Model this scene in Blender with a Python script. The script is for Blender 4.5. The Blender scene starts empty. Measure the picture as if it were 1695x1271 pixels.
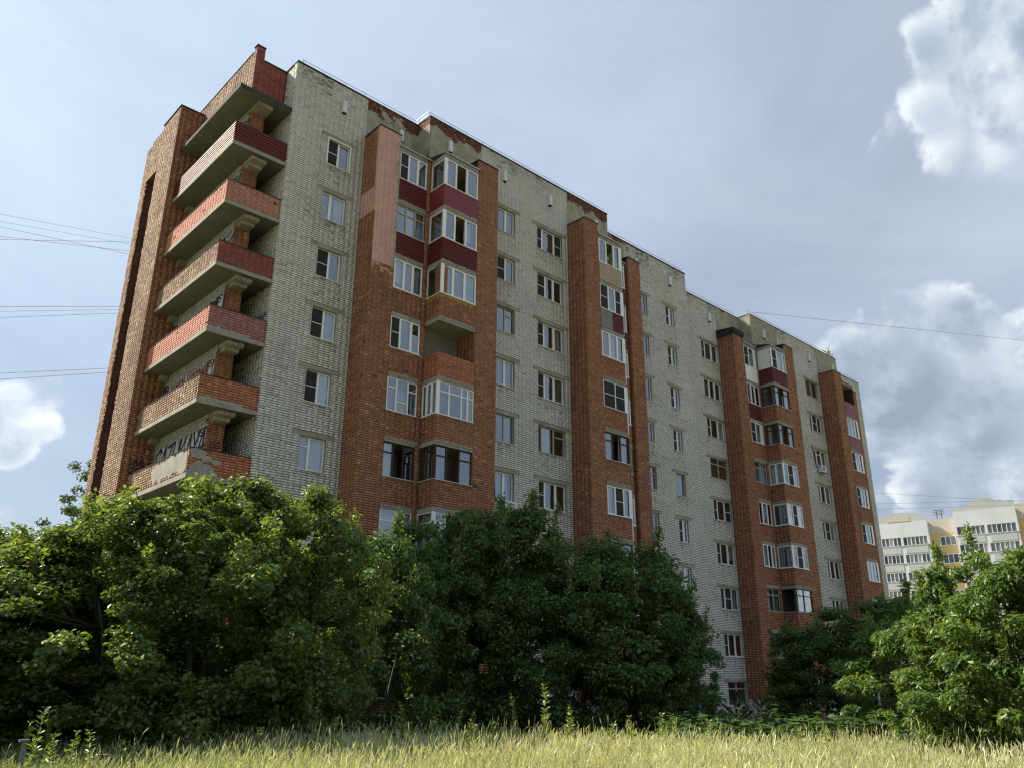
import bpy, math, random
import numpy as np
from mathutils import Matrix, Vector

random.seed(7)
RNG = np.random.default_rng(7)
SC = bpy.context.scene
COL = SC.collection

# ------------------------------------------------------------------ camera
CAM = Vector((-13.229, -28.536, 1.240))
CR = Vector((0.73147595, -0.68185121, 0.0046771))
CU = Vector((-0.23391429, -0.24448362, 0.9410164))
CF = Vector((0.64048969, 0.6894249, 0.33832863))
cam_data = bpy.data.cameras.new('camera')
cam = bpy.data.objects.new('camera', cam_data)
COL.objects.link(cam)
cam.matrix_world = Matrix(((CR.x, CU.x, -CF.x, CAM.x), (CR.y, CU.y, -CF.y, CAM.y), (CR.z, CU.z, -CF.z, CAM.z), (0, 0, 0, 1)))
cam_data.sensor_fit = 'HORIZONTAL'
cam_data.sensor_width = 36
cam_data.lens = 28.77
cam_data.clip_start = 0.1
cam_data.clip_end = 6000
SC.camera = cam

# ------------------------------------------------------------------ light
SUN_EL = math.radians(43)
SUN_H = Vector((-0.50, 1.0, 0)).normalized()
SUN_DIR = Vector((SUN_H.x * math.cos(SUN_EL), SUN_H.y * math.cos(SUN_EL), math.sin(SUN_EL)))
sun_data = bpy.data.lights.new('sun', 'SUN')
sun_data.energy = 4.6
sun_data.angle = math.radians(0.6)
sun_data.color = (1.0, 0.91, 0.77)
sun = bpy.data.objects.new('sun', sun_data)
COL.objects.link(sun)
sun.rotation_euler = (-SUN_DIR).to_track_quat('-Z', 'Y').to_euler()

SC.view_settings.view_transform = 'Standard'
SC.view_settings.look = 'None'
SC.view_settings.gamma = 1
SC.view_settings.exposure = 1.1
SC.cycles.filter_width = 1.3
SC.cycles.max_bounces = 6
SC.cycles.diffuse_bounces = 3
SC.cycles.glossy_bounces = 3
SC.cycles.transmission_bounces = 4
SC.cycles.transparent_max_bounces = 8


class NT:
    """small helper round a node tree"""
    def __init__(s, tree):
        s.t = tree
        s.t.nodes.clear()

    def n(s, typ, ins=None, **kw):
        nd = s.t.nodes.new('ShaderNode' + typ)
        for k, v in kw.items():
            setattr(nd, k, v)
        for k, v in (ins or {}).items():
            if isinstance(v, bpy.types.NodeSocket):
                s.t.links.new(v, nd.inputs[k])
            else:
                nd.inputs[k].default_value = v
        return nd

    def math(s, op, a, b=0.0, clamp=False):
        return s.n('Math', {0: a, 1: b}, operation=op, use_clamp=clamp).outputs[0]

    def mix(s, fac, a, b, blend='MIX'):
        nd = s.n('Mix', data_type='RGBA', blend_type=blend)
        for i, v in ((0, fac), (6, a), (7, b)):
            if isinstance(v, bpy.types.NodeSocket):
                s.t.links.new(v, nd.inputs[i])
            else:
                nd.inputs[i].default_value = v
        return nd.outputs[2]

    def ramp(s, fac, stops, interp='LINEAR'):
        nd = s.n('ValToRGB', {0: fac})
        cr = nd.color_ramp
        cr.interpolation = interp
        while len(cr.elements) < len(stops):
            cr.elements.new(0.5)
        for e, (p, c) in zip(cr.elements, stops):
            e.position = p
            e.color = c if len(c) == 4 else (*c, 1)
        return nd.outputs[0]

    def link(s, a, b):
        s.t.links.new(a, b)


def c4(c):
    return (c[0], c[1], c[2], 1)


def pix_dir(px, py):
    return (CF + CR * ((px - 847.5) / 1354.7) - CU * ((py - 635.5) / 1354.7)).normalized()


# world: Nishita daylight seen through thin veil cloud and cumulus
world = bpy.data.worlds.new('World')
SC.world = world
world.use_nodes = True
world.cycles.sampling_method = 'MANUAL'
world.cycles.sample_map_resolution = 512
W = NT(world.node_tree)
sky = W.n('TexSky', sky_type='NISHITA')
sky.sun_disc = False
sky.sun_elevation = SUN_EL
sky.sun_rotation = math.atan2(SUN_H.x, SUN_H.y)
sky.air_density = 1.0
sky.dust_density = 1.5
sky.ozone_density = 2.0
tc = W.n('TexCoord')
dirv = W.n('VectorMath', {0: tc.outputs['Generated']}, operation='NORMALIZE').outputs[0]
sep = W.n('SeparateXYZ', {0: dirv})
zc = W.math('MAXIMUM', sep.outputs[2], 0.0)
# flat layer coordinate for the high veil
den = W.math('ADD', zc, 0.22)
pl = W.n('CombineXYZ', {0: W.math('DIVIDE', sep.outputs[0], den), 1: W.math('DIVIDE', sep.outputs[1], den), 2: 0.3})
veil_n = W.n('TexNoise', {'Vector': pl.outputs[0], 'Scale': 1.3, 'Detail': 7, 'Roughness': 0.6, 'Distortion': 0.6}).outputs[0]
veil = W.ramp(veil_n, [(0.30, (0.62,) * 3), (0.62, (0.95,) * 3)])
sund = W.n('VectorMath', {0: dirv, 1: tuple(SUN_DIR)}, operation='DOT_PRODUCT').outputs['Value']
glow = W.math('POWER', W.math('MAXIMUM', sund, 0.0), 3.0)
# cumulus: billows plus lobes where the cumulus stand
lobe = None
for (px, py, rad, amp) in [(1560, 610, 4.6, 0.34), (1450, 640, 3.6, 0.30), (1400, 600, 2.2, 0.26), (1690, 630, 5.5, 0.34), (1580, 740, 5.5, 0.30), (1480, 720, 3.6, 0.26), (1690, 800, 5.0, 0.28),
                           (1660, 90, 5.0, 0.27), (1560, 150, 4.0, 0.22), (1480, 210, 2.6, 0.17), (1700, 220, 4.5, 0.22), (1790, 20, 7, 0.28), 
                           (85, 648, 1.3, 0.25), (35, 665, 1.4, 0.26), (70, 700, 1.3, 0.24), (20, 728, 1.5, 0.25), (-70, 690, 2.6, 0.28), (-20, 880, 2.5, 0.2), (60, 890, 2.0, 0.2),
                           (-500, 640, 7, 0.3), (-900, 560, 6, 0.28), (1950, 640, 7, 0.32), (2500, 580, 9, 0.3), (3600, 700, 10, 0.3), (-1500, 560, 9, 0.3), (-3000, 700, 12, 0.3)]:
    d = pix_dir(px, py)
    dt = W.n('VectorMath', {0: dirv, 1: tuple(d)}, operation='DOT_PRODUCT').outputs['Value']
    mr = W.n('MapRange', {0: dt, 1: math.cos(math.radians(rad * 1.7)), 2: math.cos(math.radians(rad * 0.3)), 3: 0.0, 4: amp}, interpolation_type='SMOOTHSTEP').outputs[0]
    lobe = mr if lobe is None else W.math('SMOOTH_MAX', lobe, mr)
    if lobe is not mr:
        lobe.node.inputs[2].default_value = 0.05


def billow(vec):
    big = W.n('TexNoise', {'Vector': vec, 'Scale': 6.0, 'Detail': 7, 'Roughness': 0.58, 'Distortion': 0.25}).outputs[0]
    vo = W.n('TexVoronoi', {'Vector': W.n('VectorMath', {0: vec, 1: W.n('CombineXYZ', {0: W.math('MULTIPLY', big, 0.16), 1: W.math('MULTIPLY', big, -0.13), 2: W.math('MULTIPLY', big, 0.15)}).outputs[0]}, operation='ADD').outputs[0], 'Scale': 17.0}, feature='F1').outputs[0]
    return W.math('ADD', W.math('MULTIPLY', big, 0.62), W.math('MULTIPLY', W.math('SUBTRACT', 0.8, vo), 0.20))


lobe = W.math('MULTIPLY', lobe, 1.14)
d0 = W.math('ADD', W.math('SUBTRACT', billow(dirv), 0.042), lobe)
off = W.n('VectorMath', {0: dirv, 1: tuple(SUN_DIR * 0.012 + Vector((0, 0, 0.012)))}, operation='ADD').outputs[0]
d1 = W.math('ADD', W.math('SUBTRACT', billow(off), 0.042), lobe)
cov = W.n('MapRange', {0: d0, 1: 0.52, 2: 0.62, 3: 0.0, 4: 1.0}, interpolation_type='SMOOTHSTEP').outputs[0]
core = W.n('MapRange', {0: d0, 1: 0.56, 2: 0.74, 3: 0.0, 4: 0.60}, interpolation_type='SMOOTHSTEP').outputs[0]
relief = W.math('MULTIPLY', W.math('SUBTRACT', d0, d1), 3.4)
lit = W.math('SUBTRACT', W.math('ADD', relief, 0.74), core, True)
cum_col = W.ramp(lit, [(0.0, (0.155, 0.19, 0.24)), (0.4, (0.23, 0.275, 0.33)), (0.72, (0.36, 0.395, 0.43)), (1.0, (0.49, 0.515, 0.535))])
SKY_S = 0.05
skyc = W.n('VectorMath', {0: sky.outputs[0], 3: SKY_S}, operation='SCALE').outputs[0]
veil_col = W.ramp(glow, [(0.0, (0.25, 0.292, 0.36)), (0.35, (0.278, 0.33, 0.408)), (0.85, (0.33, 0.402, 0.50)), (1.0, (0.85, 0.87, 0.88))])
veil = W.math('MULTIPLY', veil, W.n('MapRange', {0: zc, 1: 0.12, 2: 0.42, 3: 0.55, 4: 1.0}, interpolation_type='SMOOTHSTEP').outputs[0])
vn2 = W.n('TexNoise', {'Vector': pl.outputs[0], 'Scale': 0.55, 'Detail': 5, 'Roughness': 0.6, 'Distortion': 1.2}).outputs[0]
veil_col = W.mix(1.0, veil_col, W.n('MapRange', {0: vn2, 1: 0.3, 2: 0.7, 3: 0.86, 4: 1.16}).outputs[0], 'MULTIPLY')
c1 = W.mix(veil, skyc, veil_col)
fwd = W.n('MapRange', {0: sund, 1: 0.6, 2: 0.95, 3: 0.0, 4: 0.30}).outputs[0]
bck = W.n('MapRange', {0: sund, 1: -0.1, 2: -0.9, 3: 0.0, 4: 0.6}).outputs[0]  # extra brightness on out-of-view clouds opposite the sun, added to lift the shaded front
cum_col = W.n('VectorMath', {0: cum_col, 3: W.math('ADD', W.math('ADD', fwd, bck), 1.0)}, operation='SCALE').outputs[0]
c2 = W.mix(W.math('MULTIPLY', cov, 0.92), c1, cum_col)
bg = W.n('Background', {0: c2, 1: 1.0})
wo = W.n('OutputWorld', {0: bg.outputs[0]})

# ------------------------------------------------------------------ materials
MATS = {}


def mat(name, color=(0.5, 0.5, 0.5), rough=0.8, spec=0.3, metal=0.0, noise=None, bump=None, tint=None, dirt=None):
    """procedural material. noise=(scale, amount) mottles, tint=list of stops read through the per-piece attribute,
    dirt=(scale, colour, lo, hi, amount) stains with a shape of their own, bump=(scale, strength, distance)"""
    m = bpy.data.materials.new(name)
    m.use_nodes = True
    t = NT(m.node_tree)
    p = t.n('BsdfPrincipled', {'Roughness': rough, 'Metallic': metal, 'Specular IOR Level': spec})
    geo = t.n('NewGeometry').outputs['Position']
    col = None
    if tint:
        at = t.n('Attribute', attribute_name='tint').outputs['Fac']
        col = t.ramp(at, tint)
    if col is None:
        col = t.n('RGB')
        col.outputs[0].default_value = c4(color)
        col = col.outputs[0]
    if noise:
        nz = t.n('TexNoise', {'Vector': geo, 'Scale': noise[0], 'Detail': 6, 'Roughness': 0.65}).outputs[0]
        k = t.ramp(nz, [(0.25, (1 - noise[1],) * 3), (0.75, (1 + noise[1] * 0.6,) * 3)])
        col = t.mix(1.0, col, k, 'MULTIPLY')
    if dirt:
        mp = t.n('Mapping', {'Vector': geo, 'Scale': (1, 1, 0.28)}).outputs[0]
        nz = t.n('TexNoise', {'Vector': mp, 'Scale': dirt[0], 'Detail': 8, 'Roughness': 0.7}).outputs[0]
        f = t.ramp(nz, [(dirt[2], (0,) * 3), (dirt[3], (dirt[4],) * 3)])
        col = t.mix(f, col, c4(dirt[1]))
    t.link(col, p.inputs['Base Color'])
    if bump:
        nz = t.n('TexNoise', {'Vector': geo, 'Scale': bump[0], 'Detail': 5}).outputs[0]
        b = t.n('Bump', {'Height': nz, 'Strength': bump[1], 'Distance': bump[2]})
        t.link(b.outputs[0], p.inputs['Normal'])
    o = t.n('OutputMaterial', {0: p.outputs[0]})
    MATS[name] = m
    return m


mat('white_brick', tint=[(0.0, (0.24, 0.232, 0.205)), (0.25, (0.49, 0.48, 0.44)), (0.5, (0.645, 0.64, 0.595)), (0.8, (0.74, 0.735, 0.69)), (1.0, (0.81, 0.805, 0.765))], rough=0.9,
    noise=(0.5, 0.10), dirt=(0.4, (0.27, 0.25, 0.21), 0.54, 0.78, 0.55))
mat('red_brick', tint=[(0.0, (0.19, 0.080, 0.044)), (0.3, (0.315, 0.138, 0.074)), (0.8, (0.41, 0.190, 0.104)), (1.0, (0.52, 0.275, 0.165))], rough=0.85,
    noise=(1.1, 0.2), dirt=(0.7, (0.10, 0.042, 0.032), 0.55, 0.78, 0.75))
mat('sunlit_tan_brick', tint=[(0.0, (0.13, 0.075, 0.052)), (0.5, (0.28, 0.18, 0.125)), (1.0, (0.48, 0.36, 0.265))], rough=0.9, noise=(1.4, 0.22), dirt=(0.6, (0.10, 0.065, 0.05), 0.48, 0.68, 0.75))  # red brick of the left-facing sides, with sunlit paleness painted into its colour
mat('slot_shade_brick', tint=[(0.0, (0.05, 0.028, 0.024)), (1.0, (0.12, 0.055, 0.042))], rough=0.95, noise=(1.4, 0.3))  # shade inside the slot painted into the brick's colour
mat('maroon_brick', tint=[(0.0, (0.20, 0.05, 0.045)), (0.5, (0.29, 0.085, 0.065)), (1.0, (0.36, 0.12, 0.09))], rough=0.85, noise=(1.1, 0.2))
mat('orange_brick', tint=[(0.0, (0.36, 0.12, 0.06)), (0.5, (0.46, 0.17, 0.09)), (1.0, (0.55, 0.25, 0.14))], rough=0.85, noise=(1.1, 0.2))
mat('pink_brick', tint=[(0.0, (0.42, 0.17, 0.13)), (0.5, (0.52, 0.24, 0.18)), (1.0, (0.60, 0.30, 0.22))], rough=0.85, noise=(1.1, 0.15))
mat('mauve_brick', tint=[(0.0, (0.30, 0.12, 0.12)), (0.5, (0.40, 0.17, 0.16)), (1.0, (0.46, 0.22, 0.20))], rough=0.85, noise=(1.1, 0.15))
mat('mortar', (0.050, 0.047, 0.042), 0.95, noise=(2.0, 0.3))
mat('red_mortar', (0.085, 0.040, 0.028), 0.95, noise=(2.0, 0.3))
mat('concrete', (0.30, 0.285, 0.245), 0.92, noise=(2.2, 0.28), dirt=(1.3, (0.13, 0.12, 0.10), 0.5, 0.75, 0.8), bump=(9, 0.35, 0.02))
mat('broken_concrete', (0.34, 0.32, 0.28), 0.95, noise=(9, 0.5), bump=(12, 0.9, 0.05))
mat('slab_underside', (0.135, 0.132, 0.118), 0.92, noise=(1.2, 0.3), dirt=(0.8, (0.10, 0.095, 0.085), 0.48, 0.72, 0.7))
mat('interior_plaster', (0.17, 0.16, 0.135), 0.9, noise=(1.5, 0.25))
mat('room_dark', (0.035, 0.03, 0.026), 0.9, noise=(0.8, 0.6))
mat('pvc_white', (0.74, 0.75, 0.75), 0.35, 0.5, noise=(3, 0.05))
mat('pvc_panel', (0.62, 0.635, 0.63), 0.4, 0.5, noise=(2, 0.06))
mat('sill_metal', (0.52, 0.53, 0.53), 0.4, 0.5, noise=(5, 0.2))
mat('wood_brown', (0.045, 0.026, 0.018), 0.6, noise=(12, 0.4))
mat('wood_cream', (0.40, 0.37, 0.29), 0.7, noise=(9, 0.35), dirt=(4, (0.20, 0.16, 0.11), 0.5, 0.7, 0.7))
mat('paint_green', (0.05, 0.17, 0.13), 0.5, noise=(5, 0.25))
mat('curtain_white', (0.55, 0.56, 0.55), 0.9, noise=(2, 0.15))
mat('curtain_grey', (0.30, 0.30, 0.31), 0.9, noise=(2, 0.2))
mat('curtain_brown', (0.034, 0.016, 0.013), 0.9, noise=(2, 0.3))
mat('curtain_olive', (0.16, 0.13, 0.075), 0.9, noise=(2, 0.3))
mat('curtain_teal', (0.20, 0.44, 0.38), 0.9, noise=(3, 0.2))
mat('curtain_violet', (0.17, 0.13, 0.19), 0.9, noise=(3, 0.2))
mat('insect_screen', (0.028, 0.028, 0.028), 0.75, 0.25, noise=(3, 0.3))
mat('siding_burgundy', (0.135, 0.024, 0.027), 0.55, 0.35, noise=(2, 0.25), dirt=(1.5, (0.075, 0.03, 0.028), 0.5, 0.75, 0.7))
mat('siding_beige', (0.46, 0.40, 0.29), 0.6, 0.3, noise=(2, 0.1))
mat('siding_grey', (0.26, 0.26, 0.265), 0.6, 0.3, noise=(2, 0.12))
mat('metal_burgundy', (0.17, 0.024, 0.032), 0.45, 0.4, noise=(3, 0.2), dirt=(9, (0.5, 0.42, 0.4), 0.68, 0.72, 0.6))
mat('plaster_pink', (0.62, 0.36, 0.31), 0.9, noise=(2.6, 0.2), dirt=(1.1, (0.30, 0.18, 0.15), 0.56, 0.74, 0.6), bump=(14, 0.3, 0.01))
mat('moss_yellow', (0.34, 0.22, 0.05), 0.95, noise=(9, 0.5))
mat('roof_tar', (0.018, 0.018, 0.02), 0.75, 0.3, noise=(5, 0.3), bump=(6, 0.6, 0.05))
mat('flashing', (0.055, 0.055, 0.058), 0.85, 0.1, noise=(4, 0.3))
mat('galvanised', (0.45, 0.46, 0.47), 0.4, 0.5, metal=0.3, noise=(5, 0.2))
mat('rail_steel', (0.30, 0.31, 0.32), 0.5, 0.4)
mat('vent_white', (0.62, 0.64, 0.66), 0.5, 0.4, noise=(6, 0.15))
mat('paint_black', (0.012, 0.012, 0.014), 0.7)
mat('paint_silver', (0.45, 0.48, 0.50), 0.7, noise=(3, 0.2))
mat('paint_rust', (0.30, 0.06, 0.04), 0.7)
mat('paint_blue', (0.05, 0.06, 0.14), 0.7, noise=(3, 0.3))
mat('wall_paleblue', tint=[(0.0, (0.30, 0.34, 0.38)), (1.0, (0.50, 0.55, 0.58))], rough=0.9, noise=(1.5, 0.2))
mat('bark', (0.085, 0.068, 0.052), 0.95, noise=(9, 0.5), bump=(20, 0.6, 0.02))
mat('weathered_wood', (0.15, 0.16, 0.17), 0.9, noise=(14, 0.4), bump=(25, 0.5, 0.01))
mat('far_white', (0.58, 0.62, 0.66), 0.85, noise=(0.25, 0.12), dirt=(0.3, (0.42, 0.41, 0.38), 0.5, 0.8, 0.6))
mat('far_grey', (0.44, 0.46, 0.475), 0.85, noise=(0.3, 0.12))
mat('far_yellow', (0.56, 0.43, 0.20), 0.85, noise=(0.3, 0.08))
mat('far_cream', (0.52, 0.48, 0.41), 0.85, noise=(0.3, 0.08))
mat('far_glass', tint=[(0.0, (0.03, 0.035, 0.05)), (0.5, (0.10, 0.115, 0.14)), (0.85, (0.26, 0.28, 0.30)), (1.0, (0.42, 0.42, 0.42))], rough=0.12, spec=0.7)
mat('skin', (0.42, 0.22, 0.15), 0.55)
mat('cap_pale', (0.62, 0.58, 0.50), 0.9)
mat('shirt_check', (0.16, 0.14, 0.15), 0.9, noise=(14, 0.6))
mat('whitewash', (0.62, 0.63, 0.62), 0.9, noise=(2.5, 0.2), dirt=(1.6, (0.3, 0.29, 0.25), 0.52, 0.75, 0.6))
mat('wire_grey', (0.13, 0.14, 0.16), 0.7)
mat('dark_iron', (0.03, 0.03, 0.032), 0.5)


def plaster_worn():
    m = bpy.data.materials.new('plaster_worn')
    m.use_nodes = True
    t = NT(m.node_tree)
    g = t.n('NewGeometry').outputs['Position']
    gs = t.n('VectorMath', {0: g, 1: (0.13, 0.13, 0.10)}, operation='SNAP').outputs[0]
    n1 = t.n('TexNoise', {'Vector': gs, 'Scale': 0.9, 'Detail': 8, 'Roughness': 0.68, 'Distortion': 0.5}).outputs[0]
    z = t.n('SeparateXYZ', {0: g}).outputs[2]
    # the render has come off in a ragged band along the top of the parapet
    band = t.n('MapRange', {0: z, 1: 26.35, 2: 27.25, 3: -0.10, 4: 0.17}).outputs[0]
    f = t.ramp(t.math('ADD', n1, band), [(0.565, (0,) * 3), (0.59, (1,) * 3)])
    n2 = t.n('TexNoise', {'Vector': g, 'Scale': 2.5, 'Detail': 6}).outputs[0]
    pc = t.ramp(n2, [(0.3, (0.22, 0.21, 0.165)), (0.7, (0.36, 0.345, 0.275))])
    n3 = t.n('TexNoise', {'Vector': g, 'Scale': 14, 'Detail': 3}).outputs[0]
    rc = t.mix(1.0, t.ramp(n3, [(0.35, (0.05, 0.028, 0.022)), (0.6, (0.20, 0.075, 0.048))]), t.ramp(t.n('TexWhiteNoise', {'Vector': gs}).outputs[0], [(0.0, (0.5,) * 3), (1.0, (1.2,) * 3)]), 'MULTIPLY')
    p = t.n('BsdfPrincipled', {'Base Color': t.mix(f, pc, rc), 'Roughness': 0.93, 'Specular IOR Level': 0.2})
    b = t.n('Bump', {'Height': t.math('SUBTRACT', t.math('MULTIPLY', n3, 0.3), f), 'Strength': 0.7, 'Distance': 0.03})
    t.link(b.outputs[0], p.inputs['Normal'])
    t.n('OutputMaterial', {0: p.outputs[0]})
    MATS['plaster_worn'] = m


plaster_worn()


def glass(name, tintc, refl, rough=0.02):
    m = bpy.data.materials.new(name)
    m.use_nodes = True
    t = NT(m.node_tree)
    fc = t.n('LayerWeight', {0: 0.5}).outputs['Facing']
    f = t.math('ADD', t.math('MULTIPLY', t.math('POWER', fc, 4.0), 0.8), refl, clamp=True)
    g = t.n('NewGeometry').outputs['Position']
    nz = t.n('TexNoise', {'Vector': g, 'Scale': 1.6, 'Detail': 1}).outputs[0]
    b = t.n('Bump', {'Height': nz, 'Strength': 0.12, 'Distance': 0.05})
    gl = t.n('BsdfGlossy', {'Color': (0.9, 0.93, 0.97, 1), 'Roughness': rough, 'Normal': b.outputs[0]})
    tr = t.n('BsdfTransparent', {'Color': c4(tintc)})
    mx = t.n('MixShader', {0: f, 1: tr.outputs[0], 2: gl.outputs[0]})
    t.n('OutputMaterial', {0: mx.outputs[0]})
    MATS[name] = m


glass('pane_glass', (0.8, 0.84, 0.84), 0.17)
glass('pane_glass_clear', (0.85, 0.88, 0.88), 0.12)


def leafmat(name, stops, trans=0.4, gloss=0.06):
    m = bpy.data.materials.new(name)
    m.use_nodes = True
    t = NT(m.node_tree)
    at = t.n('Attribute', attribute_name='tint').outputs['Fac']
    col = t.ramp(at, stops)
    df = t.n('BsdfDiffuse', {'Color': col})
    tl = t.n('BsdfTranslucent', {'Color': t.mix(1.0, col, (1.35, 1.35, 0.6, 1), 'MULTIPLY')})
    m1 = t.n('MixShader', {0: trans, 1: df.outputs[0], 2: tl.outputs[0]})
    gl = t.n('BsdfGlossy', {'Color': (0.9, 0.95, 0.9, 1), 'Roughness': 0.42})
    m2 = t.n('MixShader', {0: gloss, 1: m1.outputs[0], 2: gl.outputs[0]})
    t.n('OutputMaterial', {0: m2.outputs[0]})
    MATS[name] = m


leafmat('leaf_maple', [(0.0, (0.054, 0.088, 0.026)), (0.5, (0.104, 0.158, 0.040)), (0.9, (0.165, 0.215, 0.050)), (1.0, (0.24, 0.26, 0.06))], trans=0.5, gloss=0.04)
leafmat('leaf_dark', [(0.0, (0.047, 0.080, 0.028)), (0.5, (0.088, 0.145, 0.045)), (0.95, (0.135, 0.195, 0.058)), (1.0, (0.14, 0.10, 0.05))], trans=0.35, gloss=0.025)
leafmat('leaf_ash', [(0.0, (0.048, 0.088, 0.022)), (0.5, (0.098, 0.160, 0.038)), (1.0, (0.165, 0.23, 0.054))], trans=0.45, gloss=0.03)
leafmat('leaf_far', [(0.0, (0.05, 0.085, 0.04)), (1.0, (0.10, 0.15, 0.06))], trans=0.35)
leafmat('leaf_broad', gloss=0.02, stops=[(0.0, (0.030, 0.062, 0.020)), (1.0, (0.085, 0.135, 0.042))], trans=0.35)
leafmat('weed_green', [(0.0, (0.10, 0.15, 0.035)), (1.0, (0.22, 0.27, 0.06))], trans=0.4)
leafmat('needle', [(0.0, (0.02, 0.04, 0.02)), (1.0, (0.05, 0.075, 0.03))], trans=0.15)
leafmat('dry_grass', [(0.0, (0.09, 0.14, 0.045)), (0.35, (0.20, 0.245, 0.10)), (0.7, (0.40, 0.415, 0.245)), (1.0, (0.62, 0.60, 0.42))], trans=0.42, gloss=0.04)

m = bpy.data.materials.new('ground_soil')
m.use_nodes = True
t = NT(m.node_tree)
g = t.n('NewGeometry').outputs['Position']
nz = t.n('TexNoise', {'Vector': g, 'Scale': 0.35, 'Detail': 8, 'Roughness': 0.7}).outputs[0]
nf = t.n('TexNoise', {'Vector': g, 'Scale': 9, 'Detail': 6, 'Roughness': 0.7}).outputs[0]
colr = t.mix(1.0, t.ramp(nz, [(0.35, (0.16, 0.165, 0.06)), (0.55, (0.27, 0.245, 0.11)), (0.75, (0.34, 0.30, 0.16))]), t.ramp(nf, [(0.3, (0.6,) * 3), (0.7, (1.2,) * 3)]), 'MULTIPLY')
p = t.n('BsdfPrincipled', {'Base Color': colr, 'Roughness': 0.95, 'Specular IOR Level': 0.1})
b = t.n('Bump', {'Height': nf, 'Strength': 0.8, 'Distance': 0.08})
t.link(b.outputs[0], p.inputs['Normal'])
t.n('OutputMaterial', {0: p.outputs[0]})
MATS['ground_soil'] = m


# ------------------------------------------------------------------ mesh helpers
def link(o, parent=None):
    COL.objects.link(o)
    if parent is not None:
        o.parent = parent
    return o


def tag(o, label=None, cat=None, group=None, kind=None):
    if label:
        o['label'] = label
    if cat:
        o['category'] = cat
    if group:
        o['group'] = group
    if kind:
        o['kind'] = kind
    return o


def empty(name, loc=(0, 0, 0), rz=0.0):
    o = bpy.data.objects.new(name, None)
    o.location = loc
    o.rotation_euler.z = rz
    o.empty_display_size = 0.2
    return link(o)


def mesh_np(name, V, F, material, tint=None, smooth=False):
    """V (n,3), F (m,k) one polygon size"""
    V = np.ascontiguousarray(V, dtype=np.float32)
    F = np.ascontiguousarray(F, dtype=np.int32)
    me = bpy.data.meshes.new(name)
    me.vertices.add(len(V))
    me.vertices.foreach_set('co', V.ravel())
    k = F.shape[1]
    me.loops.add(F.size)
    me.loops.foreach_set('vertex_index', F.ravel())
    me.polygons.add(len(F))
    me.polygons.foreach_set('loop_start', np.arange(0, F.size, k, dtype=np.int32))
    me.polygons.foreach_set('loop_total', np.full(len(F), k, dtype=np.int32))
    if smooth:
        me.polygons.foreach_set('use_smooth', np.ones(len(F), dtype=bool))
    me.update(calc_edges=True)
    if tint is not None:
        a = me.attributes.new('tint', 'FLOAT', 'POINT')
        a.data.foreach_set('value', np.ascontiguousarray(tint, dtype=np.float32))
    me.materials.append(MATS[material] if isinstance(material, str) else material)
    return me


class Fr:
    """a wall plane: origin, u along the wall, n outwards; v is height above the origin's z"""
    def __init__(s, o, u, n):
        s.o = np.array(o, float)
        s.u = np.array(u, float)
        s.n = np.array(n, float)
        s.z = np.array((0, 0, 1.0))

    def p(s, u, v, d=0.0):
        return s.o + s.u * u + s.z * v + s.n * d


def front(y):
    return Fr((0, y, 0), (1, 0, 0), (0, -1, 0))     # u = X, v = Z


def leftf(x):
    return Fr((x, 0, 0), (0, -1, 0), (-1, 0, 0))    # u = -Y


def rightf(x):
    return Fr((x, 0, 0), (0, 1, 0), (1, 0, 0))      # u = Y


BOXF = [(0, 3, 2, 1), (4, 5, 6, 7), (0, 1, 5, 4), (1, 2, 6, 5), (2, 3, 7, 6), (3, 0, 4, 7)]


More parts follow.
